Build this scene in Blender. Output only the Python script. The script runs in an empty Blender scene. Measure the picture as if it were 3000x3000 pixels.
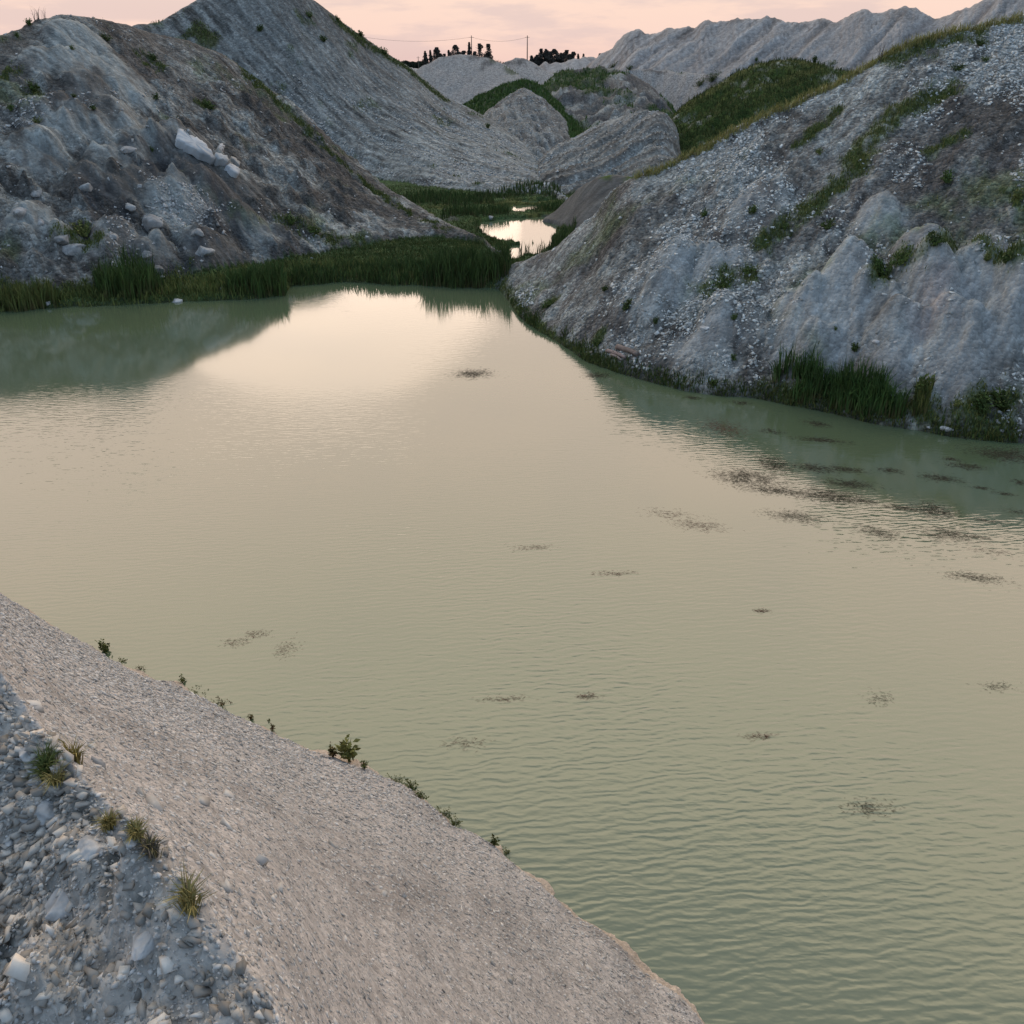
import bpy, math, random
import numpy as np
random.seed(7)
RNG = np.random.default_rng(11)
sc = bpy.context.scene
COL = sc.collection

# ------------------------------------------------------------------ camera
CAM_H = 10.0
FPX = 2598.0                       # focal length in photo pixels (60 degrees across 3000 px)
PITCH = math.atan(1061.0 / FPX)
cam_d = bpy.data.cameras.new("camera")
cam = bpy.data.objects.new("camera", cam_d)
COL.objects.link(cam)
cam.location = (0, 0, CAM_H)
cam.rotation_euler = (math.pi / 2 - PITCH, 0, 0)
cam_d.sensor_fit = 'HORIZONTAL'
cam_d.sensor_width = 36
cam_d.angle = math.radians(60)
cam_d.shift_y = -249.0 / 3000.0
cam_d.clip_start = 0.05
cam_d.clip_end = 6000
sc.camera = cam

# ------------------------------------------------------------------ sky
world = bpy.data.worlds.new("World")
sc.world = world
world.use_nodes = True
nt = world.node_tree
nt.nodes.clear()


def N(tree, typ, **kw):
    n = tree.nodes.new(typ)
    for k, v in kw.items():
        if k.startswith('i_'):
            key = k[2:]
            key = int(key) if key.isdigit() else key.replace('_', ' ')
            n.inputs[key].default_value = v
        else:
            setattr(n, k, v)
    return n


def ramp(tree, stops, interp='LINEAR'):
    n = tree.nodes.new('ShaderNodeValToRGB')
    n.color_ramp.interpolation = interp
    els = n.color_ramp.elements
    while len(els) > 1:
        els.remove(els[-1])
    els[0].position = stops[0][0]
    c = stops[0][1]
    els[0].color = (*c, 1) if hasattr(c, '__len__') else (c, c, c, 1)
    for p, c in stops[1:]:
        e = els.new(p)
        e.color = (*c, 1) if hasattr(c, '__len__') else (c, c, c, 1)
    return n


def math_n(tree, op, a, b=None, clamp=False):
    n = tree.nodes.new('ShaderNodeMath')
    n.operation = op
    n.use_clamp = clamp
    for i, v in ((0, a), (1, b)):
        if v is None:
            continue
        if isinstance(v, (int, float)):
            n.inputs[i].default_value = v
        else:
            tree.links.new(v, n.inputs[i])
    return n.outputs[0]


def mix_rgb(tree, fac, a, b, mode='MIX'):
    n = tree.nodes.new('ShaderNodeMix')
    n.data_type = 'RGBA'
    n.blend_type = mode
    for sock, v in ((n.inputs[0], fac), (n.inputs[6], a), (n.inputs[7], b)):
        if isinstance(v, (int, float)):
            sock.default_value = v
        elif isinstance(v, tuple):
            sock.default_value = (*v, 1)
        else:
            tree.links.new(v, sock)
    return n.outputs[2]


L = nt.links.new
tc = N(nt, 'ShaderNodeTexCoord')
sep = N(nt, 'ShaderNodeSeparateXYZ')
L(tc.outputs['Generated'], sep.inputs[0])
X, Y, Z = sep.outputs
hyp = math_n(nt, 'SQRT', math_n(nt, 'ADD', math_n(nt, 'MULTIPLY', X, X), math_n(nt, 'MULTIPLY', Y, Y)))
caz = math_n(nt, 'DIVIDE', math_n(nt, 'ADD', Y, math_n(nt, 'MULTIPLY', X, -0.08)), math_n(nt, 'ADD', hyp, 1e-4))
front = ramp(nt, [(0.0, (.455, .315, .275)), (0.03, (.49, .355, .30)), (0.07, (.505, .375, .31)),
                  (0.105, (.80, .585, .475)), (0.17, (1.0, .755, .61)), (0.235, (1.06, .82, .67)), (0.29, (1.0, .78, .64)), (0.42, (1.20, .93, .75)), (0.68, (1.16, 1.02, .76)),
                  (0.80, (.46, .46, .43)), (1.0, (.175, .235, .315))])
back = ramp(nt, [(0.0, (.10, .145, .195)), (0.3, (.155, .225, .31)), (1.0, (.165, .235, .33))])
L(Z, front.inputs[0])
L(Z, back.inputs[0])
fr = N(nt, 'ShaderNodeMapRange', interpolation_type='SMOOTHSTEP')
fr.inputs[1].default_value = -0.1
fr.inputs[2].default_value = 0.72
L(caz, fr.inputs[0])
skyc = mix_rgb(nt, fr.outputs[0], back.outputs[0], front.outputs[0])
# soft mauve cloud streaks near the horizon, broad cloud sheets higher up
comb = N(nt, 'ShaderNodeCombineXYZ')
L(math_n(nt, 'DIVIDE', X, math_n(nt, 'ADD', hyp, 1e-4)), comb.inputs[0])
L(math_n(nt, 'MULTIPLY', Z, 5.0), comb.inputs[1])
cl = N(nt, 'ShaderNodeTexNoise', i_Scale=7.0, i_Detail=6.0, i_Roughness=0.55)
L(comb.outputs[0], cl.inputs['Vector'])
clr = ramp(nt, [(0.43, 0.0), (0.58, 1.0)], 'EASE')
L(cl.outputs[0], clr.inputs[0])
lowband = ramp(nt, [(0.0, .6), (0.05, .8), (0.14, .3), (0.5, .25), (1.0, .25)])
L(Z, lowband.inputs[0])
cf = math_n(nt, 'MULTIPLY', clr.outputs[0], lowband.outputs[0])
cf = math_n(nt, 'MULTIPLY', cf, fr.outputs[0])
skyc = mix_rgb(nt, cf, skyc, mix_rgb(nt, 1.0, skyc, (.80, .84, .93), 'MULTIPLY'))
bg = N(nt, 'ShaderNodeBackground')
bg.inputs[1].default_value = 2.0
L(skyc, bg.inputs[0])
wo = N(nt, 'ShaderNodeOutputWorld')
L(bg.outputs[0], wo.inputs[0])

# low, soft remains of the sun behind the thin cloud
sun_d = bpy.data.lights.new("sun", 'SUN')
sun_d.energy = 0.15
sun_d.angle = math.radians(25)
sun_d.color = (1.0, 0.78, 0.60)
sun = bpy.data.objects.new("sun", sun_d)
COL.objects.link(sun)
sun.location = (-20, 60, 60)
sun.rotation_euler = (math.radians(82), 0, math.radians(192))

sc.view_settings.view_transform = 'Standard'
sc.view_settings.look = 'None'
sc.view_settings.exposure = 0.0
sc.view_settings.gamma = 1.0

# ------------------------------------------------------------------ numpy helpers
SP, CP = math.sin(PITCH), math.cos(PITCH)


def ray(px, py):
    """photo pixel -> azimuth, tangent of elevation"""
    rx = np.asarray(px, float) - 1500.0
    ry = 1251.0 - np.asarray(py, float)
    fwd = FPX * CP + ry * SP
    up = ry * CP - FPX * SP
    return np.arctan2(rx, fwd), up / np.hypot(rx, fwd)


def ground_pt(px, py, z=0.0):
    az, t = ray(px, py)
    r = (z - CAM_H) / t
    return np.sin(az) * r, np.cos(az) * r


def hash2(ix, iy, seed):
    h = (ix.astype(np.int64) * 374761393 + iy.astype(np.int64) * 668265263 + seed * 974634777) & 0x7fffffff
    h = ((h ^ (h >> 13)) * 1274126177) & 0x7fffffff
    h = h ^ (h >> 16)
    return (h & 0xffff) / 65535.0


def vnoise(x, y, seed=0):
    ix = np.floor(x); iy = np.floor(y)
    fx = x - ix; fy = y - iy
    fx = fx * fx * fx * (fx * (fx * 6 - 15) + 10); fy = fy * fy * fy * (fy * (fy * 6 - 15) + 10)
    a = hash2(ix, iy, seed); b = hash2(ix + 1, iy, seed)
    c = hash2(ix, iy + 1, seed); d = hash2(ix + 1, iy + 1, seed)
    return (a + (b - a) * fx) * (1 - fy) + (c + (d - c) * fx) * fy


def fbm(x, y, octaves=4, seed=0, gain=0.5):
    s = np.zeros_like(x); amp = 1.0; tot = 0.0
    ca, sa = math.cos(0.6), math.sin(0.6)
    for o in range(octaves):
        s += amp * (vnoise(x, y, seed + o * 17) - 0.5)
        tot += amp
        x, y = (x * ca - y * sa) * 2.03 + 13.1, (x * sa + y * ca) * 2.03 + 7.7
        amp *= gain
    return s / tot * 2.0


def worley(x, y, seed=0):
    """distance to the nearest of one jittered point per cell, and that point's id value"""
    ix = np.floor(x); iy = np.floor(y)
    best = np.full(x.shape, 9.0); bid = np.zeros(x.shape)
    for ox in (-1, 0, 1):
        for oy in (-1, 0, 1):
            cx = ix + ox; cy = iy + oy
            px = cx + hash2(cx, cy, seed); py = cy + hash2(cx, cy, seed + 91)
            d = np.hypot(px - x, py - y)
            m = d < best
            best = np.where(m, d, best)
            bid = np.where(m, hash2(cx, cy, seed + 333), bid)
    return best, bid


def sstep(a, b, x):
    t = np.clip((x - a) / (b - a), 0, 1)
    return t * t * (3 - 2 * t)


# ------------------------------------------------------------------ polar terrain grid about the viewpoint
azs = np.radians(np.concatenate([np.arange(-180, -52, 3.0), np.arange(-52, 50, 0.075), np.arange(50, 180.01, 2.6)]))
azs[-1] = math.pi
rs = [0.25]
while rs[-1] < 3500:
    r = rs[-1]
    k = 0.02 if r < 2 else 0.006 if r < 6 else 0.0048 if r < 130 else 0.007 if r < 260 else 0.06
    rs.append(r * (1 + k))
rs = np.array(rs)
NA, NR = len(azs), len(rs)
AZ, R = np.meshgrid(azs, rs)
PX = np.sin(AZ) * R
PY = np.cos(AZ) * R


def curve(pts, smooth=0.12):
    """azimuth curve through (az, value...) with light smoothing"""
    pts = sorted(pts)
    a = np.array([p[0] for p in pts])
    out = []
    for j in range(1, len(pts[0])):
        v = np.interp(azs, a, np.array([p[j] for p in pts]))
        if smooth:
            m = (azs > math.radians(-52)) & (azs < math.radians(50))
            vv = v[m]
            n = max(1, int(smooth / 0.075 * 2))
            ker = np.exp(-0.5 * (np.arange(-3 * n, 3 * n + 1) / n) ** 2); ker /= ker.sum()
            vv = np.convolve(np.pad(vv, 3 * n, mode='edge'), ker, mode='valid')
            v[m] = vv
        out.append(v)
    return out


def crest_curve(crest, smooth=0.12):
    pts = []
    for px, py, r in crest:
        a, t = ray(px, py)
        pts.append((float(a), r, float(CAM_H + r * t)))
    return curve(pts, smooth)


def base_curve(base, z0=0.0, smooth=0.3):
    pts = []
    for b in base:
        a, t = ray(b[0], b[1])
        r = b[2] if len(b) > 2 else (z0 - CAM_H) / float(t)
        pts.append((float(a), r))
    return curve(pts, smooth)[0]


def smin(a, b, k):
    h = np.clip(0.5 + 0.5 * (b - a) / k, 0, 1)
    return b * (1 - h) + a * h - k * h * (1 - h)


def heap(crest, base, z0=0.0, back=0.5, k=0.5, smooth=0.12, bow=0.0, bsmooth=0.3):
    rr, zr = crest_curve(crest, smooth)
    if rr.min() > 140:
        zr = zr + rr * .0016 * fbm(azs * 160, azs * 0 + 4.4, 4, 61, .6)
    rb = base_curve(base, z0, bsmooth)
    rb = np.minimum(rb, rr - 1.0)
    t = (R - rb) / (rr - rb)
    zf = z0 + (zr - z0) * (t + bow * np.clip(t, 0, 1) * (1 - np.clip(t, 0, 1)))
    zf = np.where(t < 0, z0 + 2.5 * t * np.maximum(zr - z0, 3.0), zf)
    zb = zr - back * (R - rr)
    kk = k * np.maximum(rr, 5) / 50.0
    ca = [float(ray(c[0], c[1])[0]) for c in crest]
    out = np.clip(np.maximum(min(ca) - AZ, AZ - max(ca)), 0, None)
    CREST_R.append(rr)
    return smin(zf, zb, kk) + kk * 0.25 - out * np.minimum(R, 120) * 0.9


FALL = {}
comps = {}
CREST_R = []

# right-hand rubble heap rising out of the lake
comps['right_heap'] = heap(
    [(1440, 800, 44), (1485, 785, 43.5), (1514, 769, 43), (1560, 755, 42.3), (1612, 730, 41.8), (1645, 709, 41.4), (1690, 667, 41.2), (1745, 628, 41), (1775, 582, 40.8), (1811, 546, 40.7), (1850, 520, 40.5),
     (1940, 490, 41), (2040, 445, 41.5), (2130, 388, 42), (2300, 308, 43), (2450, 240, 44), (2560, 175, 45),
     (2680, 118, 46), (2800, 85, 47), (2900, 66, 47.5), (3000, 45, 48), (3600, -30, 50), (5200, -60, 50)],
    [(1440, 838), (1475, 850), (1500, 910), (1560, 960), (1640, 1005), (1720, 1060), (1800, 1088), (1880, 1112), (2000, 1142), (2100, 1158),
     (2200, 1164), (2400, 1202), (2550, 1238), (2700, 1260), (2800, 1282), (2900, 1293), (3000, 1297), (3600, 1370), (5200, 1600)],
    back=0.45, k=0.35, smooth=0.1, bow=0.12, bsmooth=0.2)
FALL['right_heap'] = (-0.75, -0.66)

# left front heap
comps['left_heap'] = heap(
    [(-2500, 200, 60), (-900, 180, 62), (-300, 150, 65), (0, 108, 66), (60, 85, 67), (90, 64, 68), (150, 50, 69), (200, 44, 70), (300, 54, 71), (375, 72, 72),
     (450, 98, 73), (540, 118, 74), (640, 152, 74), (750, 232, 74), (900, 342, 72), (1000, 440, 70), (1100, 530, 68), (1200, 592, 65),
     (1280, 642, 61), (1340, 672, 58), (1390, 694, 56), (1480, 760, 52)],
    [(-2500, 900), (-300, 850), (0, 862), (200, 850), (400, 835), (600, 800), (870, 748), (1000, 722), (1150, 702), (1250, 690), (1390, 697), (1480, 765)],
    back=0.5, k=0.9, z0=0.25, bow=0.05)
FALL['left_heap'] = (0.90, -0.42)

# tall heap behind it
comps['tall_heap'] = heap(
    [(-2500, 300, 110), (-600, 260, 110), (0, 160, 108), (250, 110, 108), (380, 78, 108), (470, 64, 109), (540, 22, 110), (600, -12, 110), (680, -40, 110), (760, -42, 110), (850, -30, 110),
     (920, 0, 111), (1000, 62, 111), (1075, 116, 112), (1140, 160, 112), (1200, 196, 112), (1300, 282, 112), (1440, 352, 108), (1520, 412, 104), (1590, 472, 98),
     (1630, 545, 88), (1700, 640, 80)],
    [(-2500, 560), (0, 540), (700, 510), (1100, 520), (1300, 548), (1450, 556), (1600, 560), (1630, 562), (1700, 645)],
    back=0.5, k=0.7, z0=0.3, smooth=0.15)
FALL['tall_heap'] = (0.76, -0.65)

# pale striped mound in the middle
comps['striped_mound'] = heap(
    [(1540, 560, 84), (1585, 470, 90), (1640, 425, 92), (1700, 392, 95), (1745, 368, 97), (1775, 352, 97), (1800, 350, 96), (1850, 330, 94), (1890, 322, 93), (1925, 322, 92), (1955, 338, 92), (1985, 385, 92),
     (1995, 440, 92), (2020, 520, 92), (2060, 640, 88)],
    [(1540, 562), (1640, 562), (1750, 570), (1900, 585), (2000, 600), (2060, 645)], back=0.5, k=0.35, z0=0.3, smooth=0.08)
FALL['striped_mound'] = (-0.8, -0.6)
comps['small_mound'] = heap(
    [(1600, 640, 64), (1635, 612, 63), (1665, 580, 63), (1700, 547, 62.5), (1750, 520, 62), (1800, 512, 62), (1850, 518, 62), (1950, 560, 62), (2060, 640, 60)],
    [(1600, 642), (1640, 655), (1700, 690), (1850, 700), (2060, 705)], back=0.6, k=0.3, z0=0.15, smooth=0.08)
FALL['small_mound'] = (-0.8, -0.6)
# pale cone with green ridge behind it
comps['pale_cone'] = heap(
    [(1360, 420, 120), (1400, 350, 122), (1450, 312, 123), (1500, 272, 124), (1525, 260, 124), (1550, 260, 124), (1590, 290, 123), (1650, 345, 121), (1700, 396, 118), (1760, 460, 114)],
    [(1360, 470), (1540, 468), (1760, 480)], back=0.35, k=0.4, z0=0.8, smooth=0.08)
FALL['pale_cone'] = (0.2, -0.98)
comps['green_ridge'] = heap(
    [(1290, 360, 132), (1350, 315, 133), (1420, 275, 134), (1480, 248, 135), (1535, 236, 136), (1580, 250, 134), (1620, 290, 131), (1680, 340, 127), (1725, 384, 124), (1790, 460, 120)],
    [(1290, 420), (1540, 400), (1790, 470)], back=0.5, k=0.4, z0=1.5, smooth=0.08)
FALL['green_ridge'] = (0.5, -0.86)
comps['dark_rubble_heap'] = heap(
    [(1500, 380, 150), (1565, 285, 150), (1590, 250, 150), (1620, 228, 150), (1650, 214, 150), (1700, 205, 150), (1750, 201, 150), (1800, 206, 150), (1850, 216, 149), (1900, 246, 147),
     (1950, 300, 142), (1985, 345, 138), (2060, 430, 130)],
    [(1500, 400), (1750, 400), (2060, 440)], back=0.5, k=0.5, z0=1.8, smooth=0.1)
FALL['dark_rubble_heap'] = (-0.5, -0.86)
comps['grey_hump'] = heap(
    [(1120, 250, 165), (1200, 222, 165), (1240, 192, 165), (1290, 169, 166), (1350, 158, 167), (1395, 163, 167), (1440, 174, 166), (1480, 192, 164), (1520, 220, 160), (1580, 275, 152), (1640, 340, 145)],
    [(1120, 300, 148), (1350, 330, 143), (1640, 350, 128)], back=0.5, k=0.6, z0=2.5, smooth=0.08)
FALL['grey_hump'] = (0.4, -0.9)
comps['small_grey_hump'] = heap(
    [(1410, 260, 176), (1450, 206, 176), (1480, 182, 176), (1510, 168, 177), (1540, 170, 177), (1565, 186, 176), (1600, 208, 174), (1660, 235, 170), (1720, 262, 165)],
    [(1410, 290, 158), (1720, 290, 150)], back=0.5, k=0.4, z0=3.5, smooth=0.06)
FALL['small_grey_hump'] = (0, -1)
comps['rubble_shelf'] = heap(
    [(1740, 260, 165), (1800, 214, 168), (1880, 205, 168), (1960, 210, 165), (2020, 212, 160), (2100, 222, 155), (2200, 240, 150), (2400, 300, 145)],
    [(1740, 330), (2400, 400)], back=0.3, k=0.6, z0=2.0, smooth=0.1)
FALL['rubble_shelf'] = (-0.5, -0.86)
comps['green_hill'] = heap(
    [(1880, 560, 92), (1920, 420, 98), (1985, 322, 102), (2040, 284, 103), (2100, 250, 104), (2160, 210, 105), (2220, 184, 106), (2280, 174, 106), (2340, 178, 106), (2400, 186, 105), (2460, 204, 104), (2600, 230, 100), (2900, 260, 96)],
    [(1880, 565, 86), (1985, 580, 82), (2300, 600, 78), (2900, 600, 74)], back=0.5, k=0.4, z0=0.5, smooth=0.1)
FALL['green_hill'] = (-0.6, -0.8)
comps['far_bank'] = heap(
    [(1660, 250, 222), (1700, 205, 220), (1740, 174, 218), (1800, 132, 216), (1838, 100, 215), (1858, 91, 215), (1882, 92, 215), (1906, 102, 214), (1930, 90, 214), (1955, 79, 214), (1985, 84, 213),
     (2010, 77, 213), (2030, 77, 213), (2062, 60, 212), (2080, 59, 212), (2105, 66, 212), (2130, 62, 211), (2160, 52, 211), (2175, 55, 211), (2210, 57, 210), (2245, 49, 210), (2262, 53, 210), (2267, 47, 210), (2290, 56, 209), (2320, 64, 209),
     (2352, 67, 208), (2385, 54, 208), (2420, 54, 208), (2450, 61, 207), (2490, 45, 207), (2540, 27, 206), (2580, 35, 206), (2620, 25, 206), (2660, 17, 205), (2690, 28, 205), (2720, 48, 204), (2745, 53, 204), (2790, 36, 203),
     (2820, 23, 202), (2850, 17, 202), (2890, 0, 201), (2950, -12, 200), (3050, -20, 200), (3300, -40, 196), (3800, -20, 190), (5200, 100, 180)],
    [(1660, 262, 200), (1900, 240, 178), (3000, 240, 168), (5200, 240, 150)], back=0.55, k=0.15, z0=3.0, smooth=0.03)
FALL['far_bank'] = (-0.72, -0.7)
comps['far_pale_mounds'] = heap(
    [(1540, 230, 245), (1575, 198, 245), (1597, 176, 245), (1612, 186, 245), (1622, 183, 245), (1632, 180, 245), (1645, 188, 245), (1665, 175, 245), (1680, 168, 245), (1695, 172, 245), (1715, 165, 246),
     (1740, 168, 246), (1770, 182, 246), (1850, 230, 246)],
    [(1540, 240, 225), (1850, 240, 225)], back=0.5, k=0.12, z0=4.0, smooth=0.035)
FALL['far_pale_mounds'] = (0, -1)
comps['far_flat_spoil'] = heap(
    [(1080, 240, 200), (1140, 206, 200), (1190, 199, 200), (1240, 202, 200), (1290, 205, 200), (1400, 230, 200)],
    [(1080, 240, 185), (1400, 240, 185)], back=0.3, k=0.3, z0=5.0, smooth=0.05)
FALL['far_flat_spoil'] = (0, -1)

# bank at the viewer's feet: slope down to the near shore, broken ledge at its top
nb = []
for px, py in [(-700, 1450), (-300, 1590), (0, 1738), (110, 1806), (200, 1860), (300, 1914), (400, 1958), (500, 2000), (600, 2045), (700, 2092), (800, 2142), (900, 2196), (1040, 2252),
               (1120, 2275), (1200, 2312), (1270, 2360), (1340, 2412), (1400, 2452), (1470, 2498), (1650, 2640), (1850, 2800), (2050, 2990)]:
    a, t = ray(px, py)
    nb.append((float(a), -CAM_H / float(t)))
nb += [(math.radians(25), 5.6), (math.radians(60), 5.2), (math.radians(180), 6.0), (math.radians(-180), 40), (math.radians(-60), 24)]
RSH = curve(nb, 0.25)[0]
RSH = RSH * (1 + .018 * fbm(azs * 14, azs * 0 + 1.7, 2, 29, .5))
ed = []
for px, py in [(-400, 1700), (0, 1985), (60, 2080), (100, 2150), (180, 2240), (250, 2300), (350, 2410), (450, 2500), (650, 2750), (850, 3000)]:
    a, t = ray(px, py)
    ed.append((float(a), (8.0 - CAM_H) / float(t), 8.0))
ed = [(a_, r_ * (1 + .0), z_) for a_, r_, z_ in ed]
ed += [(math.radians(-12), 1.2, 7.2), (0.0, 1.1, 6.2), (math.radians(20), 1.0, 4.4), (math.radians(60), 1.0, 4.0), (math.radians(180), 1.2, 5), (math.radians(-180), 3, 8), (math.radians(-60), 4.5, 8.0)]
RED, ZED = curve(ed, 0.6)
RED = RED * (1 + .07 * fbm(azs * 22, azs * 0 + 3.3, 4, 19, .6))
tN = (RSH - R) / (RSH - RED)
zN = np.where(tN < 1, ZED * tN, ZED)
zN = zN + np.where(tN > 1, -0.12 * np.clip(RED - R, 0, 5), 0)
zN = np.where(R > RSH, (RSH - R) * 0.35, zN)
behind = np.abs(AZ) > math.radians(75)
zN = np.where(behind & (R < 60), np.maximum(zN, 7.5), zN)
comps['near_bank'] = zN + 0.004
FALL['near_bank'] = (0.55, 0.83)

# valley floor: lake bed, marsh beyond the far shore, rising to the plain
shore_l = [(-2500, 940), (-400, 925), (0, 914), (60, 908), (150, 903), (300, 896), (430, 890), (520, 884), (640, 880), (720, 876), (800, 870), (842, 856), (850, 838), (900, 832), (1000, 826), (1100, 828), (1200, 834), (1300, 838), (1400, 843), (1480, 848), (1520, 840), (2000, 700), (5200, 700)]
RF = base_curve(shore_l, 0.0, 0.08)
xw = PX + 0.5 * fbm(PX / 1.2, PY / 1.2, 3, 5); yw = PY + 0.9 * fbm(PX / 1.2 + 50, PY / 1.2, 3, 6)
zG = np.clip((R - RF) * 0.5, -1.5, 0.20)
zG = zG + np.where(R > RF, 0.10 * (fbm(PX / 2.0, PY / 2.0, 3, 21) + 0.2), 0)
zG = np.where(R > RF + 1, np.maximum(zG, 0.06), zG)
PONDS = [
    [(1392, 665), (1430, 652), (1500, 645), (1560, 640), (1610, 638), (1645, 648), (1650, 664), (1625, 680), (1610, 700), (1612, 709), (1560, 709), (1520, 712), (1470, 706), (1430, 690)],
    [(1490, 722), (1540, 716), (1612, 713), (1606, 735), (1580, 745), (1545, 752), (1512, 764), (1495, 764)],
    [(1455, 607), (1500, 604), (1560, 602), (1600, 606), (1570, 618), (1540, 622), (1515, 626), (1490, 616)],
    [(1480, 592), (1540, 588), (1610, 590), (1610, 596), (1540, 597)],
]


def in_poly(x, y, poly):
    ins = np.zeros(x.shape, bool)
    n = len(poly)
    for i in range(n):
        x1, y1 = poly[i]; x2, y2 = poly[(i + 1) % n]
        c = ((y1 > y) != (y2 > y)) & (x < (x2 - x1) * (y - y1) / (y2 - y1 + 1e-12) + x1)
        ins ^= c
    return ins


for P in PONDS:
    mx_ = sum(a for a, b in P) / len(P); my_ = sum(b for a, b in P) / len(P)
    poly = [tuple(float(v) for v in ground_pt(mx_ + (a - mx_) * 1.08, my_ + (b - my_) * 1.10)) for a, b in P]
    m = (R > 45) & (R < 80) & (np.abs(AZ) < 0.2)
    sub = in_poly(PX[m] + 0.18 * (fbm(PX[m] / .8, PY[m] / .8, 2, 77)), PY[m] + 0.5 * (fbm(PX[m] / .8, PY[m] / .8, 2, 78)), poly)
    zz = zG[m]; zz[sub] = -0.3; zG[m] = zz
zG = zG + 7.7 * sstep(110, 235, R) + np.where(R > 110, 0.0, 0.0)
lake_mask = R < RF
zG = np.where(behind, np.maximum(zG, -1.5 + 9 * sstep(25, 60, R)), zG)
comps['valley_floor'] = zG
FALL['valley_floor'] = (0, -1)

names = list(comps)
stack = np.stack([comps[n] for n in names])
ID = np.argmax(stack, axis=0)
H = np.max(stack, axis=0)
del stack
idx = {n: i for i, n in enumerate(names)}


def M(*ns):
    m = np.zeros(ID.shape, bool)
    for n in ns:
        m |= ID == idx[n]
    return m


# ------------------------------------------------------------------ surface lookups on the grid
LR = np.log(rs)


def height_at(x, y):
    x = np.asarray(x, float); y = np.asarray(y, float)
    a = np.arctan2(x, y); r = np.hypot(x, y)
    ja = np.clip(np.searchsorted(azs, a) - 1, 0, NA - 2)
    jr = np.clip(np.searchsorted(rs, r) - 1, 0, NR - 2)
    fa = np.clip((a - azs[ja]) / (azs[ja + 1] - azs[ja]), 0, 1); fr_ = np.clip((r - rs[jr]) / (rs[jr + 1] - rs[jr]), 0, 1)
    return (H[jr, ja] * (1 - fa) + H[jr, ja + 1] * fa) * (1 - fr_) + (H[jr + 1, ja] * (1 - fa) + H[jr + 1, ja + 1] * fa) * fr_


def hit(px, py, rmin=0.5, rmax=400):
    """first terrain or water point seen through a photo pixel (used to read places off the photograph)"""
    a, t = ray(px, py)
    j = int(np.argmin(np.abs(azs - float(a))))
    col = np.maximum(H[:, j], 0.0)
    zr_ = CAM_H + rs * float(t)
    ok = np.where((col >= zr_) & (rs > rmin) & (rs < rmax))[0]
    i = ok[0] if len(ok) else len(rs) - 1
    r = rs[i]
    if 0 < i < len(rs) - 1:
        d0 = zr_[i - 1] - col[i - 1]; d1 = zr_[i] - col[i]
        if d0 > d1:
            r = rs[i - 1] + (rs[i] - rs[i - 1]) * np.clip(d0 / (d0 - d1), 0, 1)
    x, y = math.sin(a) * r, math.cos(a) * r
    return np.array([x, y, float(max(height_at(x, y), 0.0))])


def normal_at(x, y, e=0.4):
    gx = (height_at(x + e, y) - height_at(x - e, y)) / (2 * e)
    gy = (height_at(x, y + e) - height_at(x, y - e)) / (2 * e)
    n = np.array([-gx, -gy, 1.0])
    return n / np.linalg.norm(n)


def stroke_mask(strokes, noise=0.5, soft=0.6):
    """plan-distance mask round polylines read off the photo; strokes: (list of px, half width in photo px)"""
    m = np.zeros(ID.shape, np.float32)
    for pts, w in strokes:
        P3 = [hit(*p) for p in pts]
        r0 = np.mean([np.hypot(p[0], p[1]) for p in P3])
        wm = w / FPX * r0 * 1.15
        P2 = np.array([p[:2] for p in P3])
        if len(P2) == 1:
            P2 = np.vstack([P2, P2 + 0.01])
        lo = P2.min(0) - wm * 2.5 - 1; hi = P2.max(0) + wm * 2.5 + 1
        s = (PX > lo[0]) & (PX < hi[0]) & (PY > lo[1]) & (PY < hi[1])
        if not s.any():
            continue
        x = PX[s]; y = PY[s]; d = np.full(x.shape, 1e9)
        for (ax, ay), (bx, by) in zip(P2[:-1], P2[1:]):
            vx, vy = bx - ax, by - ay
            t = np.clip(((x - ax) * vx + (y - ay) * vy) / (vx * vx + vy * vy + 1e-9), 0, 1)
            d = np.minimum(d, np.hypot(x - ax - t * vx, y - ay - t * vy))
        d = d + wm * noise * (fbm(x / (wm * .9 + .2), y / (wm * .9 + .2), 4, 31) * 1.3)
        v = 1 - sstep(wm * (1 - soft), wm * (1 + soft), d)
        m[s] = np.maximum(m[s], v)
    return m


# ------------------------------------------------------------------ secondary relief: dumped lobes and mounds
def add_lobe(px, py, wpx, lenf, hm, aim=None):
    """a rounded tongue of dumped chalk: crest point at (px,py), half-width wpx photo px, running down the fall line"""
    global H
    p = hit(px, py)
    r0 = math.hypot(p[0], p[1])
    w = wpx / FPX * r0
    n = normal_at(p[0], p[1], 1.5)
    f = np.array(aim if aim else (n[0], n[1])); f = f / (np.linalg.norm(f) + 1e-9)
    Lm = w * lenf
    s = (np.abs(PX - p[0]) < Lm + 3 * w) & (np.abs(PY - p[1]) < Lm + 3 * w)
    dx = PX[s] - p[0]; dy = PY[s] - p[1]
    u = dx * f[0] + dy * f[1]; v = -dx * f[1] + dy * f[0]
    ws = w * (1 + 0.45 * np.clip(u / Lm, 0, 1))
    v = v + 0.25 * w * fbm(dx / w, dy / w, 3, int(px))
    uu = np.where(u < 0, u / w, np.clip(u - 0, 0, None) / Lm)
    q = np.where(u < 0, uu ** 2 * 1.6, 0) + (v / ws) ** 2
    b = np.clip(1 - q, 0, None) ** 0.8 * np.where(u > 0, np.clip(1 - (u / Lm), 0, 1) ** 0.7, 1)
    H[s] += hm * b
    LOBE[s] = np.maximum(LOBE[s], b)


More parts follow.
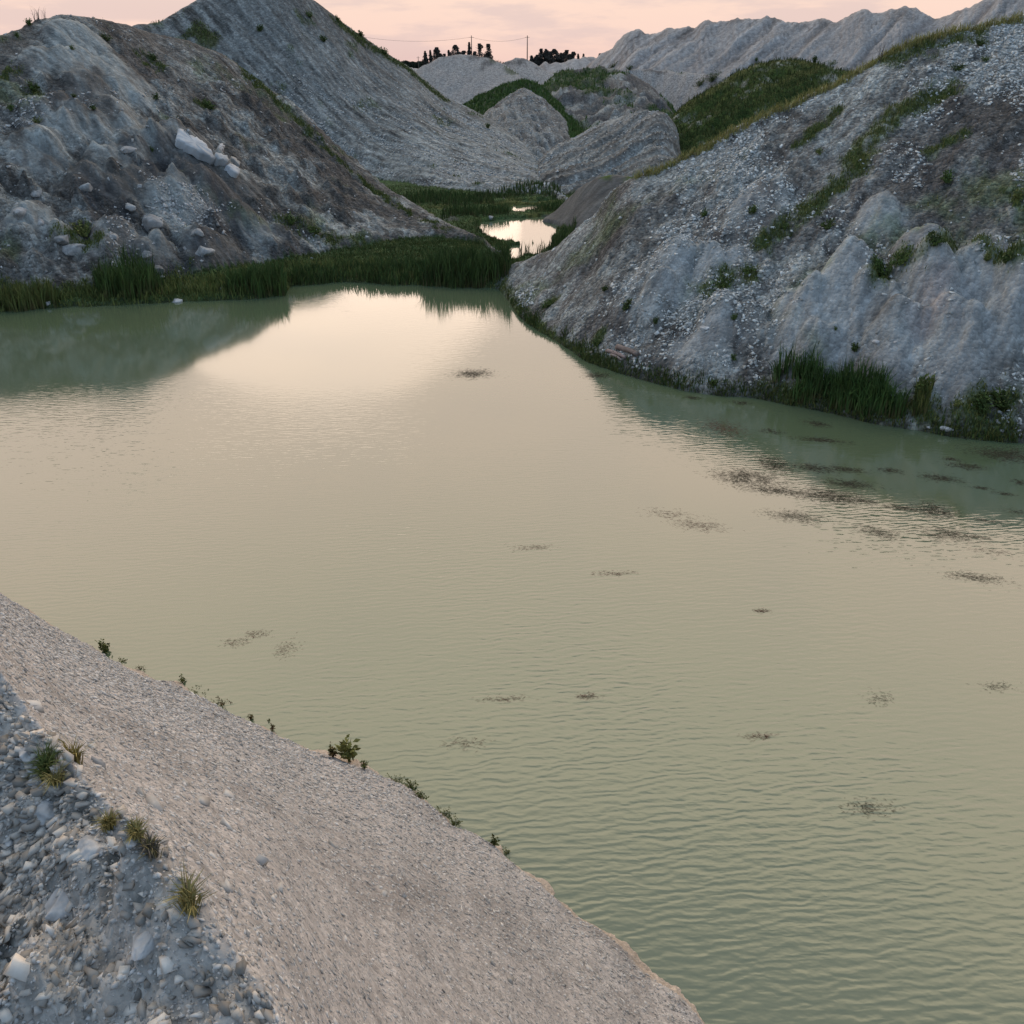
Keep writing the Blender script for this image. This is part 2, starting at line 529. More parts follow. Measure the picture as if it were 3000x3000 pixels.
LOBE = np.zeros(ID.shape)
LOBES_R = [(1975, 770, 75, 3.4, .50), (2080, 755, 40, 2.5, .3), (1940, 830, 45, 3, .3), (2120, 915, 60, 3.5, .40), (2200, 930, 45, 3.2, .3), (2330, 900, 60, 4, .35), (2490, 800, 80, 3.2, .60), (2560, 870, 60, 3, .3), (2700, 755, 85, 2.8, .55), (2740, 760, 60, 3.4, .3),
           (2870, 790, 75, 4.0, .50), (2640, 950, 70, 3.4, .35), (2990, 800, 60, 3.4, .5), (2780, 970, 80, 3.5, .4), (2580, 620, 55, 2.2, .30), (2400, 1000, 55, 3, .25), (2250, 560, 70, 3, .25), (2900, 960, 60, 3, .3)]
for a in LOBES_R:
    add_lobe(*a[:4], a[4] * 1.9)
LOBES_L = [(535, 450, 95, 2.6, .9), (215, 110, 70, 1.6, .55), (225, 185, 60, 2.0, .45), (330, 200, 45, 2.4, .35), (250, 250, 55, 2.2, .35), (360, 250, 45, 2.2, .3), (130, 170, 50, 1.8, .3), (330, 350, 75, 2.2, .55), (250, 370, 55, 1.7, .4), (405, 425, 60, 1.4, .5),
           (160, 330, 70, 2, .45), (300, 470, 60, 1.6, .5), (430, 540, 60, 1.5, .5), (500, 600, 80, 1.5, .6), (580, 560, 85, 1.8, .6), (360, 560, 50, 1.4, .4), (250, 520, 45, 1.4, .4), (110, 430, 70, 1.6, .4),
           (90, 640, 60, 1.4, .4), (330, 690, 70, 1.4, .5), (600, 720, 75, 1.4, .6), (450, 740, 50, 1.2, .4), (190, 690, 40, 1.2, .4), (720, 640, 60, 2.2, .3)]
for a in LOBES_L:
    add_lobe(*a[:4], a[4] * 1.5)
for a in [(1600, 400, 40, 2, .5), (1660, 440, 50, 2.4, .5), (1570, 470, 50, 2, .5), (1500, 330, 30, 2, .4), (1590, 340, 40, 2, .5), (1620, 390, 45, 1.6, .7)]:
    add_lobe(*a)

# ------------------------------------------------------------------ fine relief: gullies down the fall lines, clods, chips
def along(name):
    f = np.array(FALL[name]); f = f / np.linalg.norm(f)
    m = M(name)
    x = PX[m]; y = PY[m]
    return m, x * f[0] + y * f[1], -x * f[1] + y * f[0], x, y


STREAK = np.zeros(ID.shape, np.float32)
spec = {'right_heap': (.12, 4.0, .7, .26, 1.1), 'left_heap': (.22, 7.0, .7, .34, 1.4), 'tall_heap': (.30, 14.0, 1.0, .14, 1.3), 'striped_mound': (.75, 9.0, 1.1, .22, 1.2),
        'small_mound': (.1, 5, .6, .08, 1.0), 'pale_cone': (.6, 6, 1.3, .8, 2.2), 'green_ridge': (.15, 6, 1.5, .4, 1.6), 'dark_rubble_heap': (.7, 7, 1.8, 1.3, 2.6), 'grey_hump': (.12, 9, 2.0, .40, 2.4),
        'small_grey_hump': (.1, 9, 2.0, .3, 2.4), 'rubble_shelf': (.2, 6, 2, 1.1, 2.6), 'green_hill': (.25, 6, 1.5, .8, 1.8), 'far_bank': (1.3, 45, 2.4, .35, 2.0), 'far_pale_mounds': (.3, 10, 3, .2, 3), 'far_flat_spoil': (.1, 9, 3, .3, 3)}
dz = np.zeros(ID.shape)
for n, (ga, gl, gw, ca_, cs) in spec.items():
    m, u, v, x, y = along(n)
    if not m.any():
        continue
    wv = v + 0.5 * gw * fbm(x / (gw * 4), y / (gw * 4), 2, 3)
    g = fbm(u / gl, wv / gw, 4, 40 + len(n), 0.6)
    g2 = fbm(u / (gl * .5), wv / (gw * .35), 3, 60 + len(n), 0.6)
    STREAK[m] = g * .6 + g2 * .6
    c = fbm(x / cs, y / cs, 5, 80 + len(n), 0.62)
    cf_ = .4 + .6 * sstep(.0, .06, 1 - R[m] / (CREST_R[names.index(n)] + 0 * R)[m]) * sstep(-.02, .0, 1 - R[m] / (CREST_R[names.index(n)] + 0 * R)[m])
    dz[m] = (ga * (g + .45 * g2) + ca_ * c * (1 - .75 * np.clip(LOBE[m] * 2, 0, 1))) * cf_
fade = sstep(0.02, 0.6, H)
# angular blocks in the left heap's lower face
m = M('left_heap')
x = PX[m]; y = PY[m]
wd, wid = worley(x / 1.25 + .3 * fbm(x, y, 2, 9), y / 1.25, 5)
lump = np.clip(.55 - wd, 0, 1) * (wid > .55)
low = sstep(.16, -.05, (AZ[m] - math.radians(-12))) * sstep(11.5, 6.0, H[m])
dz[m] += lump * 1.1 * low
wd, wid = worley(x / .55, y / .7, 15)
dz[m] += np.clip(.5 - wd, 0, 1) * (wid > .5) * .30 * (0.35 + low)
LOWL = np.zeros(ID.shape, np.float32); LOWL[m] = low
m = M('right_heap')
x = PX[m]; y = PY[m]
wd, wid = worley(x / .42, y / .5, 25)
chipm = sstep(-.15, .35, fbm(x / 2.6, y / 3.4, 4, 26))
dz[m] += np.clip(.55 - wd, 0, 1) * (wid > .35) * .26 * chipm
CHIP = np.zeros(ID.shape, np.float32); CHIP[m] = chipm
m = M('near_bank')
x = PX[m]; y = PY[m]; rr_ = R[m]
top = sstep(-.12, .25, (RED + 0 * R)[m] - rr_)
dz[m] += .02 * fbm(x / .5, y / .5, 4, 90) + .014 * fbm(x / .09, y / .09, 3, 92) * sstep(1.5, 4, rr_) + .05 * fbm(x / 2.0, y / 2.0, 2, 93) * sstep(1.5, 5, rr_)
wd, wid = worley(x / .34, y / .34, 95)
wd2, wid2 = worley(x / .13, y / .13, 96)
dz[m] += top * (np.clip(.6 - wd, 0, 1) * (wid > .35) * .30 + np.clip(.55 - wd2, 0, 1) * (wid2 > .4) * .10 + .06 * fbm(x / .2, y / .2, 4, 97) + .022 * fbm(x / .045, y / .045, 3, 98))
TOPB = np.zeros(ID.shape, np.float32); TOPB[m] = top
nbk = M('near_bank')
dz = np.where(nbk, dz * sstep(0.0, .15, H), dz * fade)
# ragged shore: small in-and-out of the water line
shore_n = .10 * fbm(PX / 1.1, PY / 1.1, 4, 120) + .06 * fbm(PX / .3, PY / .3, 3, 121)
dz += np.where((H > -.4) & (H < .6) & ~nbk, shore_n, 0) + np.where(nbk & (np.abs(H) < .25), .085 * fbm(PX / .45, PY / .45, 5, 125, .6), 0)
H = H + dz
# bare plain beyond: gentle
H = np.where(R > 300, np.minimum(H, 8.2), H)

# ------------------------------------------------------------------ ground colours (dry chalk, grey soil, moss and grass cover)
CHALK = np.array([.435, .46, .455]); SOIL = np.array([.200, .193, .186]); BROWN = np.array([.145, .133, .126]); DARK = np.array([.085, .087, .095])
GREEN = np.array([.082, .125, .034]); OLIVE = np.array([.15, .155, .05]); STRAW = np.array([.26, .22, .085]); SEDGE = np.array([.042, .080, .022])
ALB = np.zeros(ID.shape + (3,), np.float32)
VEG = np.zeros(ID.shape, np.float32)


def lay(col, mask):
    global ALB
    mask = np.clip(mask, 0, 1).astype(np.float32)[..., None]
    ALB += (col.astype(np.float32) - ALB) * mask


n1 = fbm(PX / 2.2, PY / 2.8, 5, 201, .6); n2 = fbm(PX / .45, PY / .6, 4, 202, .65); n3 = fbm(PX / 9, PY / 9, 3, 203)
base_t = np.clip(.36 + .75 * n1 + .45 * n2 + 1.1 * STREAK + .4 * n3, 0, 1)
lay(SOIL, np.ones(ID.shape)); lay(CHALK, base_t)
mr = M('right_heap')
lay(SOIL * .72, mr * sstep(-.05, .4, -n1 - .4 * n3))
lay(CHALK, mr * CHIP * sstep(-.3, .4, n2 + .3) * .55)
dark_r = stroke_mask([([(2440, 640), (2560, 520), (2680, 400), (2850, 300)], 55), ([(2620, 560), (2760, 440), (2900, 330)], 50), ([(1900, 560), (2000, 600), (2080, 560)], 30), ([(2650, 690), (2800, 660), (2960, 700)], 50), ([(2120, 690), (2260, 690), (2400, 650), (2480, 640)], 40), ([(2760, 500), (2850, 580), (2950, 640)], 70), ([(2080, 640), (2200, 600)], 30), ([(2560, 700), (2450, 720)], 30), ([(2900, 420), (2990, 500)], 50), ([(2250, 560), (2150, 600)], 30), ([(2350, 400), (2280, 450)], 40),
                      ([(2150, 950), (2080, 1000)], 30), ([(2350, 1060), (2450, 1080), (2600, 1090)], 45), ([(1750, 930), (1840, 960)], 30), ([(1650, 820), (1700, 780), (1800, 700)], 22)], .9, .8)
lay(np.array([.105, .098, .098]), mr * dark_r * sstep(-.5, .5, n2 + .15) * .85)
smooth_r = stroke_mask([([(2560, 620), (2600, 590)], 40), ([(2470, 820), (2400, 900), (2340, 980)], 55), ([(2540, 860), (2440, 1000)], 50), ([(2690, 760), (2760, 800)], 45), ([(2870, 810), (2880, 950), (2790, 1050)], 70), ([(2700, 950), (2640, 1020)], 40), ([(2010, 770), (1960, 830)], 45), ([(2140, 740), (2040, 790)], 35), ([(2980, 830), (2970, 920)], 50), ([(2100, 930), (2020, 1000)], 35)], .7, .8)
LB = sstep(.05, .45, LOBE)
smooth_r = np.maximum(smooth_r, LB * .7 * sstep(-.4, .2, n1 + .5 * n2))
lay(np.array([.36, .378, .388]), mr * smooth_r * .85)
green_r = stroke_mask([([(2790, 260), (2680, 300), (2600, 350), (2540, 420), (2490, 500), (2430, 570), (2340, 630), (2240, 715)], 24), ([(2620, 160), (2720, 135), (2830, 105)], 34), ([(2555, 790), (2620, 770), (2700, 735), (2800, 720)], 20),
                       ([(2100, 830), (2190, 800)], 28), ([(2880, 700), (2980, 740)], 18), ([(1470, 835), (1500, 905), (1560, 955), (1640, 1000), (1720, 1055), (1800, 1082)], 13), ([(1600, 895), (1620, 880)], 14), ([(1740, 1000), (1760, 980)], 14),
                       ([(2240, 1150), (2330, 1155), (2450, 1180), (2620, 1190)], 22), ([(2680, 1180), (2760, 1230), (2880, 1250), (3000, 1270)], 22), ([(2860, 1190), (2960, 1180)], 28), ([(2350, 420), (2450, 330)], 14), ([(2990, 590), (2960, 570)], 18), ([(2730, 440), (2820, 390)], 14)], 1.0, .8)
fringe = stroke_mask([([(1870, 520), (1950, 492), (2040, 452), (2130, 398), (2220, 350), (2300, 318), (2380, 280), (2450, 250), (2560, 185), (2680, 128), (2800, 95), (2900, 76), (2990, 55)], 9)], .9, .9)
green_r = green_r * sstep(-.7, .15, n2 + .4 * n1)
lay(GREEN, mr * green_r * .85)
lay(OLIVE, mr * green_r * sstep(-.1, .4, n1) * .8)
lay(STRAW, mr * fringe * .7 * sstep(-.5, .4, n2 + .2))
VEG = np.maximum(VEG, mr * np.maximum(green_r * .8, fringe))
lay(np.array([.36, .30, .29]), mr * stroke_mask([([(2755, 850), (2740, 900)], 45)], .8, .9) * .6)

ml = M('left_heap')
lay(SOIL * .72, ml * sstep(-.1, .6, -n1 + .4 * n3 + .2))
lay(BROWN, ml * stroke_mask([([(330, 110), (450, 200), (560, 300), (680, 400), (800, 520)], 60), ([(700, 250), (850, 400), (1000, 540)], 50), ([(30, 740), (150, 800), (280, 840)], 60), ([(120, 230), (160, 280)], 40)], 1, .9) * .65)
lay(DARK, ml * stroke_mask([([(470, 500), (560, 520), (620, 600), (720, 680), (850, 760)], 62), ([(560, 700), (480, 780)], 45), ([(380, 440), (420, 470)], 30), ([(330, 620), (280, 600)], 40)], .9, .8) * sstep(-.7, .4, n2 + .2) * .85)
lay(CHALK, ml * LOWL * sstep(.05, .5, n1 + .5 * n2) * .5)
lay(CHALK * .82, ml * LB * sstep(-.35, .25, n1 + .6 * n2) * .6)
lay(SOIL * .55, ml * LOWL * (1 - LB) * sstep(.0, .45, -n2 - .3 * n1) * .8)
lay(CHALK, ml * stroke_mask([([(230, 100), (215, 150)], 45), ([(330, 180), (360, 260)], 30), ([(100, 230), (120, 245)], 22), ([(30, 590), (60, 600)], 30), ([(560, 590), (500, 620)], 40), ([(840, 600), (960, 650)], 18)], .9, .8) * .7)
green_l0 = stroke_mask([([(640, 152), (750, 240), (850, 330), (920, 400)], 17), ([(930, 420), (1000, 470), (1100, 560), (1200, 620), (1300, 670)], 13), ([(0, 230), (50, 205)], 16), ([(430, 170), (460, 200)], 18), ([(590, 300), (620, 325)], 14), ([(180, 665), (280, 705)], 18),
                       ([(850, 650), (950, 690), (1100, 715)], 26), ([(0, 860), (200, 850), (420, 830), (650, 800)], 22), ([(100, 270), (100, 265)], 14)], 1.0, .8)
green_l = green_l0 * sstep(-.35, .25, n2 + .4 * n1)
lay(GREEN, ml * green_l * .75)
lay(OLIVE, ml * green_l * sstep(-.1, .4, n1) * .7)
VEG = np.maximum(VEG, ml * green_l)
# scattered weedy cover where fbm allows it
wc = sstep(.25, .6, fbm(PX / 3.5, PY / 3.5, 5, 301, .6) + .15 * n2)
lay(GREEN * 1.5, (ml | mr) * wc * .40)
VEG = np.maximum(VEG, (ml | mr) * wc * .30)

mt = M('tall_heap')
lay(np.array([.33, .355, .36]), mt * .45)
lay(SOIL * .75, mt * sstep(-.05, .35, STREAK - .05 + .6 * n3 + .3 * n1) * .8)
lay(CHALK, mt * sstep(6.5, 1.5, H) * sstep(-.5, .3, n2) * .75)
gt = stroke_mask([([(1000, 75), (1075, 125), (1140, 170), (1200, 205), (1290, 285)], 14), ([(620, 120), (560, 90)], 14)], .9, .8)
lay(OLIVE * .8, mt * gt * .8)
wt = sstep(.3, .6, fbm(PX / 2.5, PY / 2.5, 5, 311, .65))
lay(GREEN * 1.1, mt * wt * .5)
VEG = np.maximum(VEG, mt * np.maximum(gt * .7, wt * .25))

ms = M('striped_mound')
lay(CHALK, ms * .35)
lay(SOIL * .72, ms * sstep(-.02, .28, STREAK) * .85)
m_ = M('small_mound'); lay(SOIL * .62, m_ * .85)
gs = stroke_mask([([(1780, 520), (1830, 512), (1900, 520)], 12)], .8, .8)
lay(GREEN, m_ * gs); VEG = np.maximum(VEG, m_ * gs)
m_ = M('pale_cone'); lay(SOIL * 1.05, m_ * .45)
m_ = M('green_ridge'); lay(GREEN * .8, m_ * (.75 + .25 * n1)); VEG = np.maximum(VEG, m_ * .8)
m_ = M('dark_rubble_heap'); lay(DARK * 1.1, m_ * sstep(-.15, .35, -n1 + .3 * n3) * .8); gd = sstep(.0, .35, fbm(PX / 4, PY / 6, 4, 321)); lay(GREEN * .8, m_ * gd * .8); VEG = np.maximum(VEG, m_ * gd * .5)
m_ = M('grey_hump', 'small_grey_hump', 'rubble_shelf')
lay(np.array([.40, .40, .405]), m_ * .92); lay(DARK * .9, m_ * sstep(.15, .5, fbm(PX / 3.5, PY / 5, 5, 331, .65)) * .8)
gh = sstep(.2, .5, fbm(PX / 5, PY / 7, 4, 335)) * sstep(-.2, .2, M('small_grey_hump', 'rubble_shelf') - .3 + (PX > -4) * .4)
lay(GREEN * .8, m_ * gh * .8); VEG = np.maximum(VEG, m_ * gh * .4)
mg = M('green_hill')
lay(GREEN * .85, mg * (1 - .7 * sstep(.2, .5, n1 + .6 * n2)))
lay(SEDGE * .8, mg * sstep(-.1, .25, -n1 + .5 * n2) * .8)
lay(OLIVE, mg * stroke_mask([([(1990, 325), (2100, 256), (2200, 196), (2280, 180), (2380, 186)], 14), ([(2240, 250), (2400, 200)], 12)], .7, .9) * .8)
VEG = np.maximum(VEG, mg * (1 - .8 * sstep(.2, .55, n1 + .4 * n2)))
mf = M('far_bank', 'far_pale_mounds', 'far_flat_spoil')
lay(np.array([.36, .345, .345]), mf * .9); lay(np.array([.215, .195, .19]), mf * sstep(.0, .4, -STREAK + .3 * n1) * .7)  # furrow shading painted into the colour; soft light barely shows the relief
lay(np.array([.42, .41, .41]), mf * sstep(.1, .5, STREAK + .3 * n3) * .5)
mn = M('near_bank')
lay(np.array([.50, .465, .45]), mn * .88)
lay(np.array([.36, .335, .325]), mn * sstep(.05, .6, fbm(PX / 1.4, PY / 1.4, 4, 351) + .5 * n2) * .6)
g9 = fbm(PX / .10, PY / .10, 3, 352)
lay(np.array([.30, .285, .275]), mn * sstep(.1, .5, g9) * .5); lay(np.array([.52, .50, .49]), mn * sstep(.1, .5, -g9) * .5)
tp = fbm(PX / .4, PY / .4, 5, 355, .65)
lay(np.array([.43, .405, .375]), mn * TOPB * .85); lay(np.array([.11, .108, .10]), mn * TOPB * sstep(-.02, .25, tp) * .9)
lay(np.array([.25, .23, .22]), mn * (1 - TOPB) * sstep(.12, .45, fbm(PX / 1.1, PY / 2.2, 5, 358, .65)) * .55)
wet = mn * sstep(.16, .02, H)
lay(np.array([.50, .40, .31]), wet * .75)
mv = M('valley_floor')
vn = fbm(PX / 2.2, PY / 3.5, 5, 361, .6)
lay(SEDGE * 1.3, mv * .92); lay(OLIVE * .8, mv * sstep(.0, .5, vn) * .8); lay(SOIL * .6, mv * sstep(.35, .6, -vn) * .7)
lay(np.array([.20, .19, .16]), mv * sstep(90, 120, R) * .4)
lay(np.array([.055, .06, .035]), mv * sstep(230, 300, R))
VEG = np.maximum(VEG, mv * sstep(.02, .1, H) * (1 - .7 * sstep(.3, .6, -vn)) * sstep(130, 100, R))
ALB *= np.where(mn | mv | mf, 1.0, np.where(ml, .84, np.where(mr, 1.03, np.where(mt, .80, .88))))[..., None].astype(np.float32)
# dark damp line where the far shores meet the lake
lay(np.array([.05, .055, .03]), (mr | ml | mv) * sstep(.16, .03, H) * sstep(-.3, 0, H) * .8)


# ------------------------------------------------------------------ materials
def mat(name):
    m = bpy.data.materials.new(name)
    m.use_nodes = True
    t = m.node_tree
    b = t.nodes['Principled BSDF']
    return m, t, b


def terrain_mat(name, s1, s2, amt, bump, dist, streak=None):
    m, t, b = mat(name)
    tcn = N(t, 'ShaderNodeTexCoord')
    at = N(t, 'ShaderNodeAttribute', attribute_name='albedo')
    a = N(t, 'ShaderNodeTexNoise', i_Scale=s1, i_Detail=7.0, i_Roughness=.68)
    v = N(t, 'ShaderNodeTexVoronoi', i_Scale=s2)
    wn = N(t, 'ShaderNodeTexNoise', i_Scale=s2 * .6, i_Detail=3.0)
    t.links.new(tcn.outputs['Object'], a.inputs['Vector'])
    t.links.new(tcn.outputs['Object'], wn.inputs['Vector'])
    vm = N(t, 'ShaderNodeVectorMath', operation='ADD')
    sc_ = N(t, 'ShaderNodeVectorMath', operation='SCALE')
    sc_.inputs[3].default_value = 1.2 / s2
    t.links.new(wn.outputs['Color'], sc_.inputs[0]); t.links.new(tcn.outputs['Object'], vm.inputs[0]); t.links.new(sc_.outputs[0], vm.inputs[1])
    t.links.new(vm.outputs[0], v.inputs['Vector'])
    hs = N(t, 'ShaderNodeSeparateColor'); t.links.new(v.outputs['Color'], hs.inputs[0])
    f1 = ramp(t, [(0.3, 1 - amt), (0.5, 1.0), (0.72, 1 + amt * .9)])
    t.links.new(a.outputs[0], f1.inputs[0])
    f2 = ramp(t, [(0.0, 1 - amt * .75), (0.6, 1.0), (1.0, 1 + amt * .9)])
    t.links.new(hs.outputs[0], f2.inputs[0])
    gn = N(t, 'ShaderNodeAttribute', attribute_name='grain')
    c = mix_rgb(t, gn.outputs['Fac'], at.outputs['Color'], f1.outputs[0], 'MULTIPLY')
    c = mix_rgb(t, gn.outputs['Fac'], c, f2.outputs[0], 'MULTIPLY')
    sv = None
    if streak:
        (fx, fy), fw, sa = streak
        ln = math.hypot(fx, fy); fx /= ln; fy /= ln
        def dot(v):
            d = N(t, 'ShaderNodeVectorMath', operation='DOT_PRODUCT'); d.inputs[1].default_value = v
            t.links.new(tcn.outputs['Object'], d.inputs[0]); return d.outputs['Value']
        wn2 = N(t, 'ShaderNodeTexNoise', i_Scale=.35 / fw, i_Detail=3.0); t.links.new(tcn.outputs['Object'], wn2.inputs['Vector'])
        cb = N(t, 'ShaderNodeCombineXYZ')
        t.links.new(math_n(t, 'MULTIPLY', dot((fx, fy, 0)), 1 / (fw * 7)), cb.inputs[0])
        t.links.new(math_n(t, 'ADD', math_n(t, 'MULTIPLY', dot((-fy, fx, 0)), 1 / fw), math_n(t, 'MULTIPLY', wn2.outputs[0], 1.6)), cb.inputs[1])
        st = N(t, 'ShaderNodeTexNoise', i_Scale=1.0, i_Detail=4.0, i_Roughness=.62); t.links.new(cb.outputs[0], st.inputs['Vector'])
        brk = N(t, 'ShaderNodeTexNoise', i_Scale=.12 / fw, i_Detail=3.0); t.links.new(tcn.outputs['Object'], brk.inputs['Vector'])
        bk = ramp(t, [(.38, .35), (.58, 1.0)]); t.links.new(brk.outputs[0], bk.inputs[0])
        sr = ramp(t, [(.30, 1 - sa), (.44, 1 - sa * .45), (.53, 1.0), (.72, 1 + sa)]); t.links.new(st.outputs[0], sr.inputs[0])
        c = mix_rgb(t, bk.outputs[0], c, mix_rgb(t, 1.0, c, sr.outputs[0], 'MULTIPLY'))
        sv = math_n(t, 'MULTIPLY', st.outputs[0], min(1.5, fw * 2.2))
    t.links.new(c, b.inputs['Base Color'])
    b.inputs['Roughness'].default_value = .95
    b.inputs['Specular IOR Level'].default_value = .12
    hsum = math_n(t, 'ADD', math_n(t, 'MULTIPLY', a.outputs[0], 1.0), math_n(t, 'MULTIPLY', v.outputs['Distance'], -.6))
    if sv is not None:
        hsum = math_n(t, 'ADD', hsum, sv)
    bp = N(t, 'ShaderNodeBump'); bp.inputs['Distance'].default_value = dist
    t.links.new(math_n(t, 'MULTIPLY', gn.outputs['Fac'], bump), bp.inputs['Strength'])
    t.links.new(hsum, bp.inputs['Height']); t.links.new(bp.outputs[0], b.inputs['Normal'])
    return m


MAT_HEAP = terrain_mat('chalk_rubble', 2.6, 7.0, .42, .9, .22)
MATS = {'tall_heap': terrain_mat('streaked_spoil', 2.0, 5.0, .40, .8, .25, (FALL['tall_heap'], .5, .78)), 'left_heap': terrain_mat('lumpy_spoil', 2.6, 7.0, .46, .9, .22, (FALL['left_heap'], .34, .55)),
        'striped_mound': terrain_mat('furrowed_spoil', 2.2, 5.0, .40, .8, .25, (FALL['striped_mound'], .6, .75)), 'right_heap': terrain_mat('chip_slope', 3.2, 8.5, .52, 1.0, .2, (FALL['right_heap'], .22, .34)),  # right heap speckle: mixed stone tones plus painted shadow gaps between chips
        'small_mound': terrain_mat('bare_soil', 2.6, 7.0, .3, .6, .2, (FALL['small_mound'], .3, .4)), 'pale_cone': terrain_mat('pale_spoil', 1.8, 4.0, .40, .8, .3, (FALL['pale_cone'], .7, .6)), 'far_bank': terrain_mat('far_spoil', .9, 2.6, .22, .5, .35, (FALL['far_bank'], 1.3, .5))}
MAT_FAR = terrain_mat('bare_spoil', .9, 2.6, .22, .5, .35)
MAT_NEAR = terrain_mat('chalk_gravel', 12.0, 38.0, .24, .8, .018)


def finish(o, label=None, cat=None, group=None, kind=None, parent=None):
    if label: o['label'] = label
    if cat: o['category'] = cat
    if group: o['group'] = group
    if kind: o['kind'] = kind
    if parent is not None: o.parent = parent
    return o


def mesh_obj(name, V, F, m=None, smooth=False, cols=None, link=True, grain=None):
    """V (n,3), F list of arrays of equal-length faces (k,3)/(k,4) or list of them; cols per-vertex rgb"""
    V = np.ascontiguousarray(V, np.float32)
    Fs = F if isinstance(F, list) else [F]
    me = bpy.data.meshes.new(name)
    loops = np.concatenate([f.reshape(-1) for f in Fs]).astype(np.int32)
    tot = np.concatenate([np.full(len(f), f.shape[1], np.int32) for f in Fs])
    start = np.concatenate([[0], np.cumsum(tot)[:-1]]).astype(np.int32)
    me.vertices.add(len(V)); me.vertices.foreach_set('co', V.reshape(-1))
    me.loops.add(len(loops)); me.loops.foreach_set('vertex_index', loops)
    me.polygons.add(len(tot)); me.polygons.foreach_set('loop_start', start); me.polygons.foreach_set('loop_total', tot)
    if smooth:
        me.polygons.foreach_set('use_smooth', np.ones(len(tot), bool))
    me.update(calc_edges=True)
    if grain is not None:
        ga_ = me.attributes.new('grain', 'FLOAT', 'POINT'); ga_.data.foreach_set('value', np.ascontiguousarray(grain, np.float32))
    if cols is not None:
        at = me.attributes.new('albedo', 'FLOAT_COLOR', 'POINT')
        c4 = np.ones((len(V), 4), np.float32); c4[:, :3] = cols
        at.data.foreach_set('color', c4.reshape(-1))
    o = bpy.data.objects.new(name, me)
    if m: me.materials.append(m)
    if link: COL.objects.link(o)
    return o


# ------------------------------------------------------------------ ground objects: one mesh per heap, sharing their seams
VX = np.stack([PX, PY, H], -1).reshape(-1, 3)
jj, ii = np.meshgrid(np.arange(NA - 1), np.arange(NR - 1))
q = np.stack([ii * NA + jj, ii * NA + jj + 1, (ii + 1) * NA + jj + 1, (ii + 1) * NA + jj], -1).reshape(-1, 4)
Hf = H.reshape(-1); IDf = ID.reshape(-1)
q = q[:, ::-1]
keep = (np.max(Hf[q], axis=1) > -.7)
q = q[keep]
fid = IDf[q[:, 0]]
LBL = {
    'right_heap': 'large rubble heap of white chips and grey soil rising from the lake on the right',
    'left_heap': 'broad grey heap with lumpy boulder-strewn foot on the left shore',
    'tall_heap': 'tallest streaked grey heap behind the left shore heap',
    'striped_mound': 'pale rounded mound with diagonal furrows behind the far pond',
    'small_mound': 'small dark bare mound beside the far pond',
    'pale_cone': 'pale cone-shaped mound under the green roof-shaped ridge',
    'green_ridge': 'grass-covered roof-shaped ridge in the middle distance',
    'dark_rubble_heap': 'dark rocky heap right of the green roof-shaped ridge',
    'grey_hump': 'rounded grey hump in front of the pine trees',
    'small_grey_hump': 'small grey hump below the taller utility pole',
    'rubble_shelf': 'low rubble shelf at the foot of the long far bank',
    'green_hill': 'green overgrown hill behind the right rubble heap',
    'far_bank': 'long bare spoil bank with scalloped crest on the skyline',
    'far_pale_mounds': 'row of small pale peaks on the skyline',
    'far_flat_spoil': 'low flat pale spoil left of the pine trees',
    'near_bank': 'gravel bank sloping down to the lake in the foreground',
    'valley_floor': 'marshy valley floor and plain'}
NM = {'valley_floor': 'ground', 'near_bank': 'gravel_bank'}
ALBf = ALB.reshape(-1, 3)
GRAIN = np.clip(1 - .55 * np.maximum(smooth_r * mr, LB * (ml | mr)), 0, 1).reshape(-1)
GRAIN = np.where(M('tall_heap', 'striped_mound', 'pale_cone').reshape(-1), .8, GRAIN)
GRAIN = np.where(M('small_mound').reshape(-1), .4, GRAIN)
for n in names:
    f = q[fid == idx[n]]
    if not len(f):
        print('EMPTY', n); continue
    u, inv = np.unique(f.reshape(-1), return_inverse=True)
    m_ = MATS[n] if n in MATS else MAT_NEAR if n == 'near_bank' else MAT_FAR if n.startswith('far_') else MAT_HEAP
    o = mesh_obj(NM.get(n, 'hill'), VX[u], inv.reshape(-1, 4), m_, True, ALBf[u], grain=GRAIN[u])
    finish(o, LBL[n], kind='structure')

# ------------------------------------------------------------------ water
wm, t, b = mat('milky_water')
tcn = N(t, 'ShaderNodeTexCoord')


def wave_noise(scale, rot, stretch, detail=2.0, dist=0.0):
    mp = N(t, 'ShaderNodeMapping')
    mp.inputs['Rotation'].default_value = (0, 0, math.radians(rot))
    mp.inputs['Scale'].default_value = (scale / stretch, scale, 1)
    t.links.new(tcn.outputs['Object'], mp.inputs[0])
    nn = N(t, 'ShaderNodeTexNoise', i_Scale=1.0, i_Detail=detail, i_Roughness=.45, i_Distortion=dist)
    t.links.new(mp.outputs[0], nn.inputs['Vector'])
    return nn.outputs[0]


w1 = wave_noise(9.5, -13, 4.0, 1.5, .4)
w2 = wave_noise(8.0, 48, 3.6, 1.0, .3)
w3 = wave_noise(17.0, 12, 2.0, 1.5, .3)
